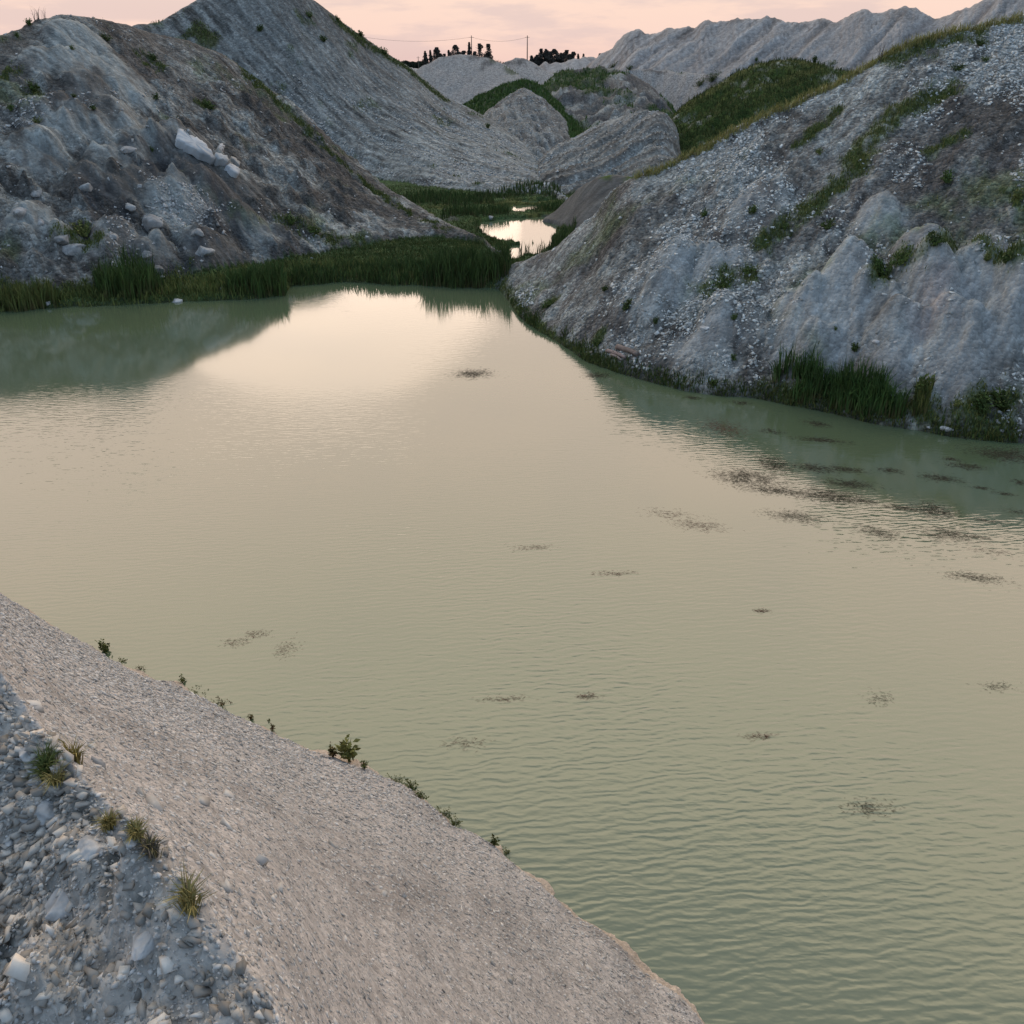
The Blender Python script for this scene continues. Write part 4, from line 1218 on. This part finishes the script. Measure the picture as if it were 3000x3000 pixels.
SPRIGS = [
    (308, 1908, 34, .30, 'dark leafy sprig alone at the upper end of the near shore'),
    (360, 1935, 30, .12, 'first low weeds right of the lone upper sprig'),
    (415, 1958, 40, .10, 'thin weeds on the near shore left of the green patch'),
    (534, 1998, 26, .16, 'small dark sprig just above the green weed patch on the near shore'),
    (578, 2026, 60, .12, 'low green weed patch on the near shore'),
    (650, 2062, 60, .12, 'brownish weeds below the green patch on the near shore'),
    (735, 2108, 16, .14, 'single thin stalk in the shallows below the brownish weeds'),
    (788, 2112, 12, .08, 'tiny dark tuft in the shallow water off the near bank'),
    (800, 2140, 12, .16, 'thin stalk at the middle of the near shore'),
    (975, 2218, 22, .28, 'thin reddish sprig left of the tall one on the near shore'),
    (1025, 2232, 34, .48, 'tall yellow-green sprig standing on the near shore'),
    (1068, 2252, 26, .18, 'short sprig just right of the tall one on the near shore'),
    (1160, 2288, 60, .10, 'dark weeds creeping along the near water line'),
    (1205, 2310, 46, .16, 'bushy green weeds on the lower near shore'),
    (1232, 2338, 50, .16, 'green weeds just below the bushy ones'),
    (1300, 2388, 60, .12, 'row of low weeds near the lower end of the near shore'),
    (1335, 2412, 34, .14, 'dark weed at the end of the low row'),
    (1448, 2478, 36, .20, 'dark green weed on the lowest near shore'),
    (1485, 2500, 30, .10, 'flat weed below the lowest dark green one')]
for px, py, wpx, hm, lab in SPRIGS:
    plant('shore_weed', 'weed', px, py, wpx, hm, int(50 + wpx * 1.5), (OLIVE * .8, OLIVE * 1.6) if 'yellow' in lab else (np.array([.12, .06, .03]), OLIVE * .7) if ('red' in lab or 'brown' in lab or 'thin' in lab) else (GREEN * .7, OLIVE), lab, 'weeds along the near shore')
for px, py, wpx, hm, lab, cols, n in [
    (140, 2262, 70, .08, 'green grass tuft among chalk lumps at the lower left', (GREEN, OLIVE * 1.3), 260),
    (165, 2300, 50, .06, 'yellow grass tuft below the green one at the lower left', ST, 160),
    (222, 2232, 40, .10, 'dry upright straw tuft on the edge beside the gravel slope', ST, 90),
    (322, 2425, 40, .058, 'golden straw tuft between two chalk boulders at the bottom', ST, 150),
    (402, 2450, 40, .055, 'paler straw tuft on the boulder near the bottom', ST, 130),
    (446, 2500, 46, .06, 'brownish straw tuft lowest on the broken edge', (STRAW * .8, BROWN), 130),
    (560, 2660, 60, .10, 'dry grass tuft on the edge below the bottom boulders', ST, 130)]:
    plant('grass_tuft', 'grass tuft', px, py, wpx, hm, n, cols, lab, 'grass tufts on the near bank edge', False, lean=.8)
# thin stalks on skylines
for px, py, hm, lab in [(110, 56, 1.1, 'thin dry stalks on the left crest against the sky'), (130, 52, .9, 'second group of thin dry stalks on the left crest'), (395, 66, .7, 'dark brushy stalks in the dip between the two left crests'), (2580, 168, .9, 'lone dead stalk on the skyline of the right heap')]:
    plant('dry_stalks', 'dry stalks', px, py + 6, 26, hm, 14, (BROWN * .5, BROWN), lab, 'dry stalks on the skyline', False, lean=.35)


# ------------------------------------------------------------------ boulders
def ico(sub):
    import bmesh
    bm = bmesh.new(); bmesh.ops.create_icosphere(bm, subdivisions=sub, radius=1.0)
    v = np.array([p.co[:] for p in bm.verts]); f = np.array([[w_.index for w_ in p.verts] for p in bm.faces]); bm.free()
    return v, f


IV, IF = ico(4)


def boulder(px, py, wpx, label, tone=.34, flat=.75, rough=.22, name='boulder', group='boulders on the left heap'):
    p = hit(px, py)
    r0 = np.linalg.norm(p - np.array([0, 0, CAM_H]))
    w = wpx / FPX * r0 * .5
    s = RNG.random() * 90
    v = IV.copy()
    q1 = fbm(v[:, 0] * 1.1 + s, v[:, 1] * 1.1 + v[:, 2] * .9, 4, 700); q2 = fbm(v[:, 2] * 2.2 + s, v[:, 0] * 2.2 - v[:, 1] * 1.7, 4, 701, .6)
    # a few planar breaks
    for k in range(16):
        d = RNG.normal(size=3); d /= np.linalg.norm(d); c = .50 + .32 * RNG.random()
        e = v @ d
        v = v - np.where(e > c, e - c, 0)[:, None] * d * .85
    v = v * (1 + rough * (q1 + .5 * q2))[:, None] * np.array([1, .85 + .3 * RNG.random(), flat]) * w
    a = RNG.random() * 6.28; ca, sa = math.cos(a), math.sin(a)
    v = np.stack([v[:, 0] * ca - v[:, 1] * sa, v[:, 0] * sa + v[:, 1] * ca, v[:, 2]], -1)
    c = np.array([tone, tone, tone * 1.01]) * (1 + .35 * q2 + .2 * q1)[:, None]
    o = mesh_obj(name, v, IF, MAT_ROCK, True, c)
    n = normal_at(p[0], p[1], max(.15, w))
    o.location = p - n * w * .25
    return finish(o, label, 'boulder', group)


for a in [(54, 618, 54, 'pale rounded boulder at the far left below white stones'), (106, 566, 38, 'small pale boulder above left of the far-left rounded one'), (254, 548, 54, 'pale boulder in the middle of the grey left slope'),
          (442, 648, 66, 'large round pale boulder at the foot of the dark mound', .33, .95), (380, 606, 46, 'pale blocky boulder touching the large round one on its left'), (409, 545, 26, 'small upright boulder above the blocky one'),
          (222, 726, 78, 'wide low boulder on the left shore beside bright green weeds', .34, .6), (184, 700, 50, 'grey boulder just behind the wide low one', .27), (595, 735, 66, 'domed pale boulder right of the dark gully near the shore', .35, .7),
          (460, 790, 42, 'dark grey boulder near the reeds on the left shore', .2), (432, 746, 38, 'grey boulder in the dark gully behind the dark one', .25), (580, 678, 42, 'pale boulder on the dark mound flank above the domed one'),
          (368, 434, 46, 'long pale boulder on the slope left of the slab', .36, .5), (140, 886, 36, 'flat white stone at the water edge on the far left', .42, .4), (518, 880, 44, 'flat pale stone in the grass at the left shore edge', .45, .45),
          (650, 846, 24, 'small brown stone in the shore grass left of the reed clump', .25), (474, 808, 20, 'small white stone below the dark grey boulder', .52), (330, 690, 40, 'grey lump left of the gully on the left shore', .33), (120, 650, 40, 'grey lump right below the far-left rounded boulder', .36)]:
    boulder(*a)
for a in [(1440, 637, 22, 'small pale stone at the back edge of the bright pond', .36), (1578, 566, 30, 'pale boulder at the far end of the last pond', .46), (1600, 540, 34, 'white chalk block where tall heap meets striped mound', .52), (1570, 545, 26, 'smaller white chalk block beside the one between the heaps', .5), (1545, 560, 24, 'lowest white chalk block at the foot of the tall heap', .5), (1540, 500, 24, 'white block in the gully above the far end of the valley', .5)]:
    boulder(*a, group='boulders round the far ponds')
for a in [(83, 2200, 64, 'white chalk lump at the upper end of the broken near edge', .5), (88, 2298, 66, 'white chalk lump below the green grass tuft', .52), (119, 2372, 150, 'largest flat white chalk boulder at the lower left', .5, .55), (28, 2468, 40, 'small round white stone at the lower left corner of the photo', .55),
          (262, 2480, 116, 'broad white chalk boulder beside the golden straw tuft', .5, .6), (383, 2468, 54, 'white chalk boulder under the paler straw tuft', .5), (295, 2496, 36, 'small round stone in front of the broad white boulder', .52), (103, 2142, 44, 'dark clod on the upper broken edge', .12, .8, .4),
          (248, 2318, 44, 'grey chalk lump at the edge of the gravel slope', .42), (180, 2640, 150, 'big chalk block below the largest flat boulder', .48, .6), (420, 2760, 130, 'big chalk block lowest on the edge of the bank', .48, .6)]:
    boulder(a[0], a[1], a[2] * .8, a[3], a[4] * .86, *a[5:], group='chalk boulders on the near bank edge')

# larger stones lying on the lower right heap
for px, py, wpx, lab in [(2062, 960, 34, 'largest flat pale stone on the left furrowed lobe of the right heap'), (2132, 1042, 20, 'white stone lower in the chip streak by the right shore'), (2570, 1000, 26, 'white block in the middle of the lower right slope'), (2625, 1000, 22, 'white block right of the middle one on the lower right slope'), (2775, 1255, 40, 'white flat stone at the right shore water line'), (2720, 1250, 18, 'small white stone left of the flat one at the right shore'), (2690, 1155, 12, 'small white stone beside the tall leafy bush')]:
    boulder(px, py, wpx, lab, .52, .5, group='large stones on the right heap')


# ------------------------------------------------------------------ broken pale slab pieces and driftwood
def slab(outline, off, thick, label, cx, cy, tone):
    c = hit(cx, cy); n = normal_at(c[0], c[1], 1.2)
    c = c + n * off
    P = []
    for zx, zy in outline:
        px, py = 450 + zx / 5.52, 330 + zy / 5.52
        a, t_ = ray(px, py)
        d = np.array([math.sin(a), math.cos(a), float(t_)]); o0 = np.array([0, 0, CAM_H])
        P.append(o0 + d * (np.dot(c - o0, n) / np.dot(d, n)))
    P = np.array(P)
    if np.dot(np.cross(P[1] - P[0], P[2] - P[1]), n) < 0:
        P = P[::-1]
    # resample the rim
    rim = []
    for a, b_ in zip(P, np.roll(P, -1, 0)):
        k = max(1, int(np.linalg.norm(b_ - a) / .12))
        for i in range(k):
            q_ = a + (b_ - a) * i / k
            rim.append(q_ + (RNG.random(3) - .5) * .10)
    rim = np.array(rim); m_ = rim.mean(0); k = len(rim)
    rings = [m_ + (rim - m_) * 1.0 - n * thick, m_ + (rim - m_) * 1.02 - n * .07, m_ + (rim - m_) * .96, m_ + (rim - m_) * .6 + n * .012, m_ + (rim - m_) * .25 + n * .015]
    V = np.concatenate(rings + [m_[None] + n * .015]) - c
    V[2 * k:] += ((fbm(V[2 * k:, 0] * 1.5, V[2 * k:, 1] * 1.5 + V[2 * k:, 2], 3, 55)) * .035)[:, None] * n
    F = []
    for r_ in range(len(rings) - 1):
        for i in range(k):
            F.append([r_ * k + i, r_ * k + (i + 1) % k, (r_ + 1) * k + (i + 1) % k, (r_ + 1) * k + i])
    b0 = (len(rings) - 1) * k
    T = [[b0 + i, b0 + (i + 1) % k, len(rings) * k] for i in range(k)]
    gr = 1 + .5 * fbm(V[:, 0] * 1.3 + cx, V[:, 1] * 1.3 + V[:, 2], 4, 56)
    o = mesh_obj('chalk_slab', V, [np.array(F), np.array(T)], MAT_SLAB, False, np.tile(np.array(tone), (len(V), 1)) * np.clip(gr, .5, 1.12)[:, None])
    o.location = c
    return finish(o, label, 'slab', 'broken slab pieces on the left heap')


TS = (.50, .51, .53)
slab([(420, 245), (480, 250), (520, 300), (600, 340), (700, 390), (770, 440), (850, 500), (900, 580), (960, 640), (1010, 700), (960, 725), (880, 690), (780, 640), (650, 570), (560, 520), (500, 480), (400, 430), (385, 380)], .20, .5, 'long pale slab, biggest of the broken pieces on the left heap', 570, 415, TS)
slab([(1000, 640), (1100, 660), (1190, 690), (1220, 740), (1200, 780), (1120, 750), (1060, 740), (1020, 690)], .2, .5, 'middle grey slab piece below the long pale slab', 650, 458, (.44, .45, .46))
slab([(1190, 850), (1250, 810), (1310, 830), (1370, 880), (1405, 940), (1395, 985), (1340, 975), (1270, 920)], .25, .5, 'lowest slab piece with a rounded end', 685, 495, TS)
slab([(1040, 560), (1060, 505), (1120, 500), (1145, 530), (1100, 600), (1065, 620)], .3, .5, 'small square slab piece above the broken end of the long slab', 648, 430, TS)
slab([(1270, 700), (1330, 740), (1400, 800), (1385, 840), (1330, 790), (1262, 735)], .2, .4, 'thin slab sliver above the rounded lowest piece', 692, 470, (.40, .38, .36))


def log(p0, p1, rad, label, tone):
    a = hit(*p0); b_ = hit(*p1); a = a + [0, 0, rad * .7]; b_ = b_ + [0, 0, rad * .7]
    d = b_ - a; Ld = np.linalg.norm(d); d /= Ld
    u = np.cross(d, [0, 0, 1.0]); u /= np.linalg.norm(u); v = np.cross(u, d)
    V = []; K, S = 12, 10
    for s in range(S + 1):
        t_ = s / S; rr2 = rad * (1.05 - .3 * t_)
        for k in range(K):
            an = 2 * math.pi * k / K
            jr = rr2 * (1 + .15 * (RNG.random() - .5))
            V.append(d * Ld * t_ + u * math.cos(an) * jr + v * math.sin(an) * jr + v * .04 * math.sin(3 * t_))
    V += [d * 0, d * Ld]
    F = [[s * K + k, s * K + (k + 1) % K, (s + 1) * K + (k + 1) % K, (s + 1) * K + k] for s in range(S) for k in range(K)]
    T = [[S * K + K, (k + 1) % K, k] for k in range(K)] + [[S * K + K + 1, S * K + k, S * K + (k + 1) % K] for k in range(K)]
    o = mesh_obj('driftwood', np.array(V), [np.array(F), np.array(T)], MAT_WOOD, True, np.tile(np.array(tone), (len(V), 1)))
    o.location = a
    return finish(o, label, 'driftwood', 'driftwood on the right shore')


log((1808, 1022), (1868, 1044), .10, 'long grey-brown driftwood log on the chips of the right shore', (.24, .19, .17))
log((1778, 1032), (1832, 1052), .07, 'pinkish driftwood pole below the long log', (.36, .27, .25))
log((1790, 1042), (1822, 1060), .05, 'short thin driftwood stick nearest the water', (.30, .24, .22))


# ------------------------------------------------------------------ floating weed patches
WEEDS = [
    (2120, 1256, 90, 36, 'round reddish-brown weed patch in rippled water left of the reed bed'), (2262, 1265, 60, 12, 'thin dark weed strip right of the round reddish patch'), (2395, 1243, 46, 14, 'small weed patch closest to the reed bed'),
    (2030, 1166, 30, 8, 'small dark weed strip near the shore below the white chips'), (2170, 1180, 40, 8, 'tiny weed strip close to the right shore left of the reed bed'), (2405, 1290, 110, 12, 'long thin weed streak below the reed bed'),
    (2268, 1362, 70, 34, 'brownish patch in ripples above the long dark streak'), (2390, 1372, 90, 20, 'dark weed band left of two small strips'), (2480, 1376, 80, 14, 'weed strip right of the dark band in the green water'),
    (2610, 1379, 50, 12, 'small dark strip in calm green water under the reed bed'), (2790, 1346, 40, 8, 'narrow weed strip between the shore and the right-hand patches'), (2828, 1366, 70, 16, 'dim weed patch left of the largest right-edge patch'),
    (2950, 1332, 140, 32, 'largest dark weed patch at the right edge near the shore'), (2755, 1402, 76, 18, 'dark weed patch with a pointed left end in calm water'), (2875, 1430, 36, 7, 'tiny dark strip in the middle of the calm right water'), (2945, 1447, 40, 8, 'thin strip farthest right below the large edge patch'),
    (2990, 1415, 30, 14, 'weed strip cut by the right edge of the photo'), (2490, 1420, 110, 20, 'green-brown patch above the broad brown band'), (2190, 1402, 150, 36, 'dark red head of the long streak beside the pink calm'), (2280, 1440, 150, 18, 'long dark tail of the streak beside the pink calm'),
    (2440, 1455, 130, 34, 'broad brown weed band right of the long streak'), (2530, 1468, 50, 10, 'short strip touching the broad brown band'), (2330, 1514, 120, 26, 'dark feathered weed patch below the long streak'), (2640, 1488, 80, 14, 'thin curved weed strip left of the round brown patch'),
    (2740, 1497, 74, 34, 'round brown patch in the calm right water'), (2572, 1561, 84, 26, 'oval dark patch, left of the pair in front of the calm water'), (2775, 1567, 120, 30, 'long dark patch, right of the pair in front of the calm water'), (2865, 1574, 50, 8, 'thin strip trailing right of the long dark patch'),
    (2885, 1525, 60, 8, 'faint strip above the trailing strip on the right'), (2900, 1615, 80, 14, 'faint weed under ripples below the long dark patch'), (2860, 1692, 110, 22, 'dark patch alone in rippled water at the right'), (2980, 1500, 50, 16, 'faint patch at the right edge beside the round brown patch'),
    (840, 1903, 54, 40, 'orange-red weed sprigs in the water off the near bank'), (690, 1883, 60, 16, 'faint reddish sprigs left of the orange-red ones'), (750, 1858, 56, 20, 'thin reddish weeds above the orange-red sprigs'), (1480, 2048, 110, 14, 'reddish weed streak in the middle of the lake foreground'),
    (1724, 2040, 50, 14, 'small reddish weed right of the middle streak'), (2230, 1790, 36, 8, 'tiny reddish weed in ripples at right centre'), (2578, 2048, 60, 30, 'brown weed sprigs in the right foreground water'), (2922, 2012, 70, 24, 'dark brown sprigs near the right edge foreground'),
    (2545, 2366, 100, 36, 'brown weed clump lowest on the right of the lake'), (1362, 2180, 110, 26, 'faint brown sprigs nearest the near bank'), (2225, 2157, 60, 14, 'faint brown sprig in the lower middle right'), (1385, 1096, 90, 18, 'small dark ring of weed on the bright water in front of the reeds'),
    (1800, 1680, 100, 10, 'faint reddish streak in the centre of the lake'), (2050, 1540, 120, 24, 'reddish weed below the pink calm patch'), (1960, 1505, 110, 24, 'faint reddish weed at the lower left of the pink calm'), (1560, 1605, 90, 12, 'thin reddish line in the left centre ripples'), (1750, 1100, 60, 12, 'dark weed against the right shore below the fringe')]
for px, py, wpx, hpx, lab in WEEDS:
    cx, cy = ground_pt(px, py)
    sl = math.sqrt(cx * cx + cy * cy + 100)
    a = wpx / FPX * sl * .62
    bb = 1.35 * abs(float(ground_pt(px, py - hpx * .5)[1]) - float(ground_pt(px, py + hpx * .5)[1])) * .5
    faint = .30 if ('faint' in lab or 'thin reddish' in lab or 'tiny reddish' in lab) else .55 if 'reddish' in lab or 'sprig' in lab else 1.0
    n = int(np.clip(a * bb * 4200 * faint, 120, 9000))
    g = RNG.normal(size=(n, 2)) * .52
    tilt = -.22 if px > 1900 and py < 1700 else .05
    x = g[:, 0] * a; y = g[:, 1] * bb + tilt * x
    y += .25 * bb * fbm(x / (a * .5), x * 0 + px, 3, 66)
    keep_ = fbm((x + px) / (.22 * a + .05), (y + py) / (.4 * bb + .05), 3, 67) > -.6 + .5 * (RNG.random(n) - .5)
    x, y = x[keep_], y[keep_]; n = len(x)
    le = (.02 + .05 * RNG.random(n)) * (1 if py < 1700 else .7); wi = (.003 + .007 * RNG.random(n)) * (1.5 if py < 1500 else 1.0)
    th = RNG.normal(size=n) * .45 + (-.2 if px > 1900 else .1)
    dx, dy = np.cos(th), np.sin(th)
    z = .003 + .003 * RNG.random(n)
    A = np.stack([x - dx * le + dy * wi * .3, y - dy * le - dx * wi * .3, z], -1); B = np.stack([x - dy * wi, y + dx * wi, z + .005], -1)
    C_ = np.stack([x + dx * le, y + dy * le, z], -1); D = np.stack([x + dy * wi, y - dx * wi, z + .002], -1)
    V = np.stack([A, D, C_, B], 1).reshape(-1, 3)
    red = ('red' in lab and 'dark' not in lab) or 'faint brown' in lab
    cols = gcol(n, (.16, .085, .06), (.11, .07, .05), .2) if red else gcol(n, (.045, .040, .030), (.075, .068, .045), .25)
    o = mesh_obj('water_weed', V, np.arange(n * 4).reshape(-1, 4), MAT_WEED, False, np.repeat(cols, 4, axis=0))
    o.location = (float(cx), float(cy), 0)
    finish(o, lab, 'water weed', 'weed patches floating on the lake')


# ------------------------------------------------------------------ pines and poles on the plain
def empty(name, loc):
    o = bpy.data.objects.new(name, None); COL.objects.link(o); o.location = loc
    return o


def tube(pts, rads, K=8):
    pts = np.array(pts, float); V = []; n = len(pts)
    for i, p in enumerate(pts):
        d = pts[min(i + 1, n - 1)] - pts[max(i - 1, 0)]; d /= np.linalg.norm(d)
        u = np.cross(d, [.3, .9, .1]); u /= np.linalg.norm(u); v = np.cross(d, u)
        for k in range(K):
            an = 2 * math.pi * k / K
            V.append(p + (u * math.cos(an) + v * math.sin(an)) * rads[i])
    F = [[s * K + k, s * K + (k + 1) % K, (s + 1) * K + (k + 1) % K, (s + 1) * K + k] for s in range(n - 1) for k in range(K)]
    return np.array(V), np.array(F)


def tree(px, top, wpx, shape, label, r0=400.0):
    a, t_ = ray(px, top)
    x, y = math.sin(a) * r0, math.cos(a) * r0
    zb = float(height_at(x, y)); ht = CAM_H + r0 * float(t_) - zb
    w = wpx / FPX * r0 * .5 * 1.45
    root = empty('pine_tree', (x, y, zb))
    finish(root, label, 'tree', 'pines on the skyline')
    lean = (RNG.random() - .5) * .6
    V, F = tube([(0, 0, -.2), (lean * .3, 0, ht * .4), (lean * .7, 0, ht * .8), (lean, 0, ht * .97)], [.28, .22, .12, .03])
    parts_V, parts_F = [V], [F]; off = len(V)
    n = 5200
    sd = RNG.random() * 50
    lev = RNG.random(n) ** (1.25 if shape == 'spire' else .9)
    lev = .04 + .96 * lev
    if shape == 'spire':
        prof = w * (1.06 - lev) ** .8 * (.72 + .28 * np.abs(np.sin(lev * 21 + sd)))
    else:
        prof = 1.2 * w * np.sin(math.pi * np.clip(.16 + .82 * lev, 0, .975)) ** .6 * (.80 + .55 * fbm(lev * 6 + sd, lev * 0 + sd, 3, 3))
    an = RNG.random(n) * 6.283
    prof = prof * (.80 + .45 * fbm(np.cos(an) * 1.6 + sd, np.sin(an) * 1.6 + lev * 7, 3, 5))
    rad = prof * RNG.random(n) ** .45
    c = np.stack([lean * lev + np.cos(an) * rad, np.sin(an) * rad, ht * lev - .18 * rad], -1)
    cell = fbm(c[:, 0] / (w * .42) + sd, c[:, 2] / (w * .42) + c[:, 1] / (w * .6), 3, 6)
    c = c[(cell > -.08) | (rad < .18 * w)]
    for k in range(14):
        l0 = .12 + .8 * RNG.random(); a0 = RNG.random() * 6.28; r0_ = w * (.9 - .5 * l0)
        bv, bf = tube([(lean * l0, 0, ht * l0 - .4), (lean * l0 + math.cos(a0) * r0_ * .5, math.sin(a0) * r0_ * .5, ht * l0), (lean * l0 + math.cos(a0) * r0_, math.sin(a0) * r0_, ht * l0 + .15)], [.07, .05, .02], 5)
        parts_V.append(bv); parts_F.append(bf + off); off += len(bv)
    tr = mesh_obj('trunk', np.concatenate(parts_V), np.concatenate(parts_F), MAT_WOOD, True, np.tile(np.array([.07, .05, .04]), (off, 1)))
    finish(tr, parent=root)
    n = len(c)
    e1 = RNG.normal(size=(n, 3)); e1 /= np.linalg.norm(e1, axis=1)[:, None]; e2 = np.cross(e1, RNG.normal(size=(n, 3))); e2 /= np.linalg.norm(e2, axis=1)[:, None]
    s_ = (.12 + .22 * RNG.random(n))[:, None]
    Q = np.stack([c - e1 * s_, c - e2 * s_ * .6, c + e1 * s_, c + e2 * s_ * .6], 1).reshape(-1, 3)
    Q[:, 2] = np.minimum(Q[:, 2], ht)
    cr_ = mesh_obj('crown', Q, np.arange(n * 4).reshape(-1, 4), MAT_LEAF, False, np.repeat(gcol(n, (.085, .074, .066), (.115, .098, .082)), 4, axis=0))  # crown colour lightened to paint in the haze of distance
    finish(cr_, parent=root)


for a in [(1246, 149, 22, 'spire', 'leftmost narrow pine on the skyline'), (1261, 146, 18, 'spire', 'narrow pine second from the left on the skyline'), (1278, 138, 28, 'round', 'bushy pine third from the left on the skyline'),
          (1303, 157, 20, 'round', 'low rounded pine left of the grey hump top'), (1314, 146, 18, 'spire', 'small pointed pine behind the left shoulder of the grey hump'), (1334, 131, 28, 'round', 'tall full pine above the grey hump, left of the left pole'),
          (1358, 148, 26, 'round', 'low spreading pine just left of the left tall pole'), (1374, 123, 24, 'spire', 'tall pointed pine touching the left tall pole'), (1404, 127, 32, 'round', 'left one of the paired wide pines right of the left pole'), (1429, 128, 36, 'round', 'right one of the paired wide pines right of the left pole'),
          (1559, 162, 24, 'spire', 'small pointed pine right of the right tall pole'), (1587, 142, 26, 'round', 'slim tall pine in the right-hand group'), (1599, 143, 20, 'round', 'slim pine close behind the tall one in the right-hand group'), (1622, 143, 36, 'round', 'widest dark pine of the right-hand group'),
          (1661, 146, 36, 'round', 'broad pine right of the widest one'), (1682, 151, 22, 'round', 'lower pine at the right of the broad one'), (1695, 157, 16, 'spire', 'small pine above the pale peaks'), (1709, 157, 12, 'spire', 'tiny pine right of the small pine above the pale peaks'),
          (1757, 156, 18, 'round', 'small pine beside the foot of the far bank'), (1770, 157, 14, 'round', 'last small pine against the far bank slope'), (1290, 156, 24, 'round', 'low bushy pine filling the gap right of the bushy third pine'), (1346, 152, 22, 'round', 'low pine between the tall full pine and the spreading one'), (1389, 150, 20, 'round', 'low pine in the gap right of the left tall pole'), (1610, 150, 26, 'round', 'low pine between the slim pines and the widest one'), (1642, 154, 26, 'round', 'low pine between the widest and the broad one'), (1672, 158, 24, 'round', 'low pine right behind the broad one'), (1575, 160, 20, 'round', 'low bushy pine left of the right-hand group')]:
    tree(*a)


def pole(px, top, r0, label, rad):
    a, t_ = ray(px, top)
    x, y = math.sin(a) * r0, math.cos(a) * r0
    zb = float(height_at(x, y)); ht = CAM_H + r0 * float(t_) - zb
    root = empty('utility_pole', (x, y, zb))
    finish(root, label, 'pole', 'utility poles on the plain')
    V, F = tube([(0, 0, -.5), (0, 0, ht * .5), (0, 0, ht)], [rad, rad * .85, rad * .6], 10)
    finish(mesh_obj('pole_shaft', V, F, MAT_WOOD, True, np.tile(np.array([.16, .12, .10]), (len(V), 1))), parent=root)
    b3 = BOX / .62 * np.array([.9, .06, .06]) + [0, -rad, ht - .7]
    finish(mesh_obj('crossarm', b3, BOXF, MAT_WOOD, False, np.tile(np.array([.14, .11, .09]), (8, 1))), parent=root)
    return np.array([x, y, zb + ht - .6])


tops = [pole(1066, 104, 400, 'small pole half hidden by the tall heap slope', .16), pole(1381, 104, 400, 'left one of the two tall poles, beside a pointed pine', .24), pole(1545, 104, 400, 'right one of the two tall poles, standing clear of trees', .26)]
pole(1225, 165, 520, 'short distant pole left of the leftmost pine', .2)
for (a, b_, lab) in [(tops[0], tops[1], 'thin power line wire between the left poles'), (tops[1], tops[2], 'thin power line wire between the two tall poles')]:
    pts = [a + (b_ - a) * s + np.array([0, 0, -3.2 * 4 * s * (1 - s) * .5]) for s in np.linspace(0, 1, 25)]
    V, F = tube(pts, [.035] * 25, 4)
    c = V.mean(0)
    o = mesh_obj('power_line', V - c, F, MAT_WOOD, True, np.tile(np.array([.1, .09, .09]), (len(V), 1)))
    o.location = c
    finish(o, lab, 'wire')

# dark wood along the horizon, read only as one mass
n = 9000
a = ray(1120 + 130 * RNG.random(n), 190)[0]; a = np.where(RNG.random(n) < .5, a, np.radians(-40 + 85 * RNG.random(n)))
r_ = 640 + 60 * RNG.random(n)
x, y = np.sin(a) * r_, np.cos(a) * r_
h = 3.0 + 3.0 * RNG.random(n) * (.7 + .5 * fbm(a * 300, a * 0, 3, 9))
z = height_at(x, y)
o = blades('distant_wood', x, y, z, h, .9 + 1.2 * RNG.random(n), .1 + .1 * RNG.random(n), gcol(n, (.03, .035, .022), (.045, .05, .03)), MAT_LEAF)
finish(o, 'dark far-off wood along the horizon', kind='stuff')
print('SCENE BUILT')
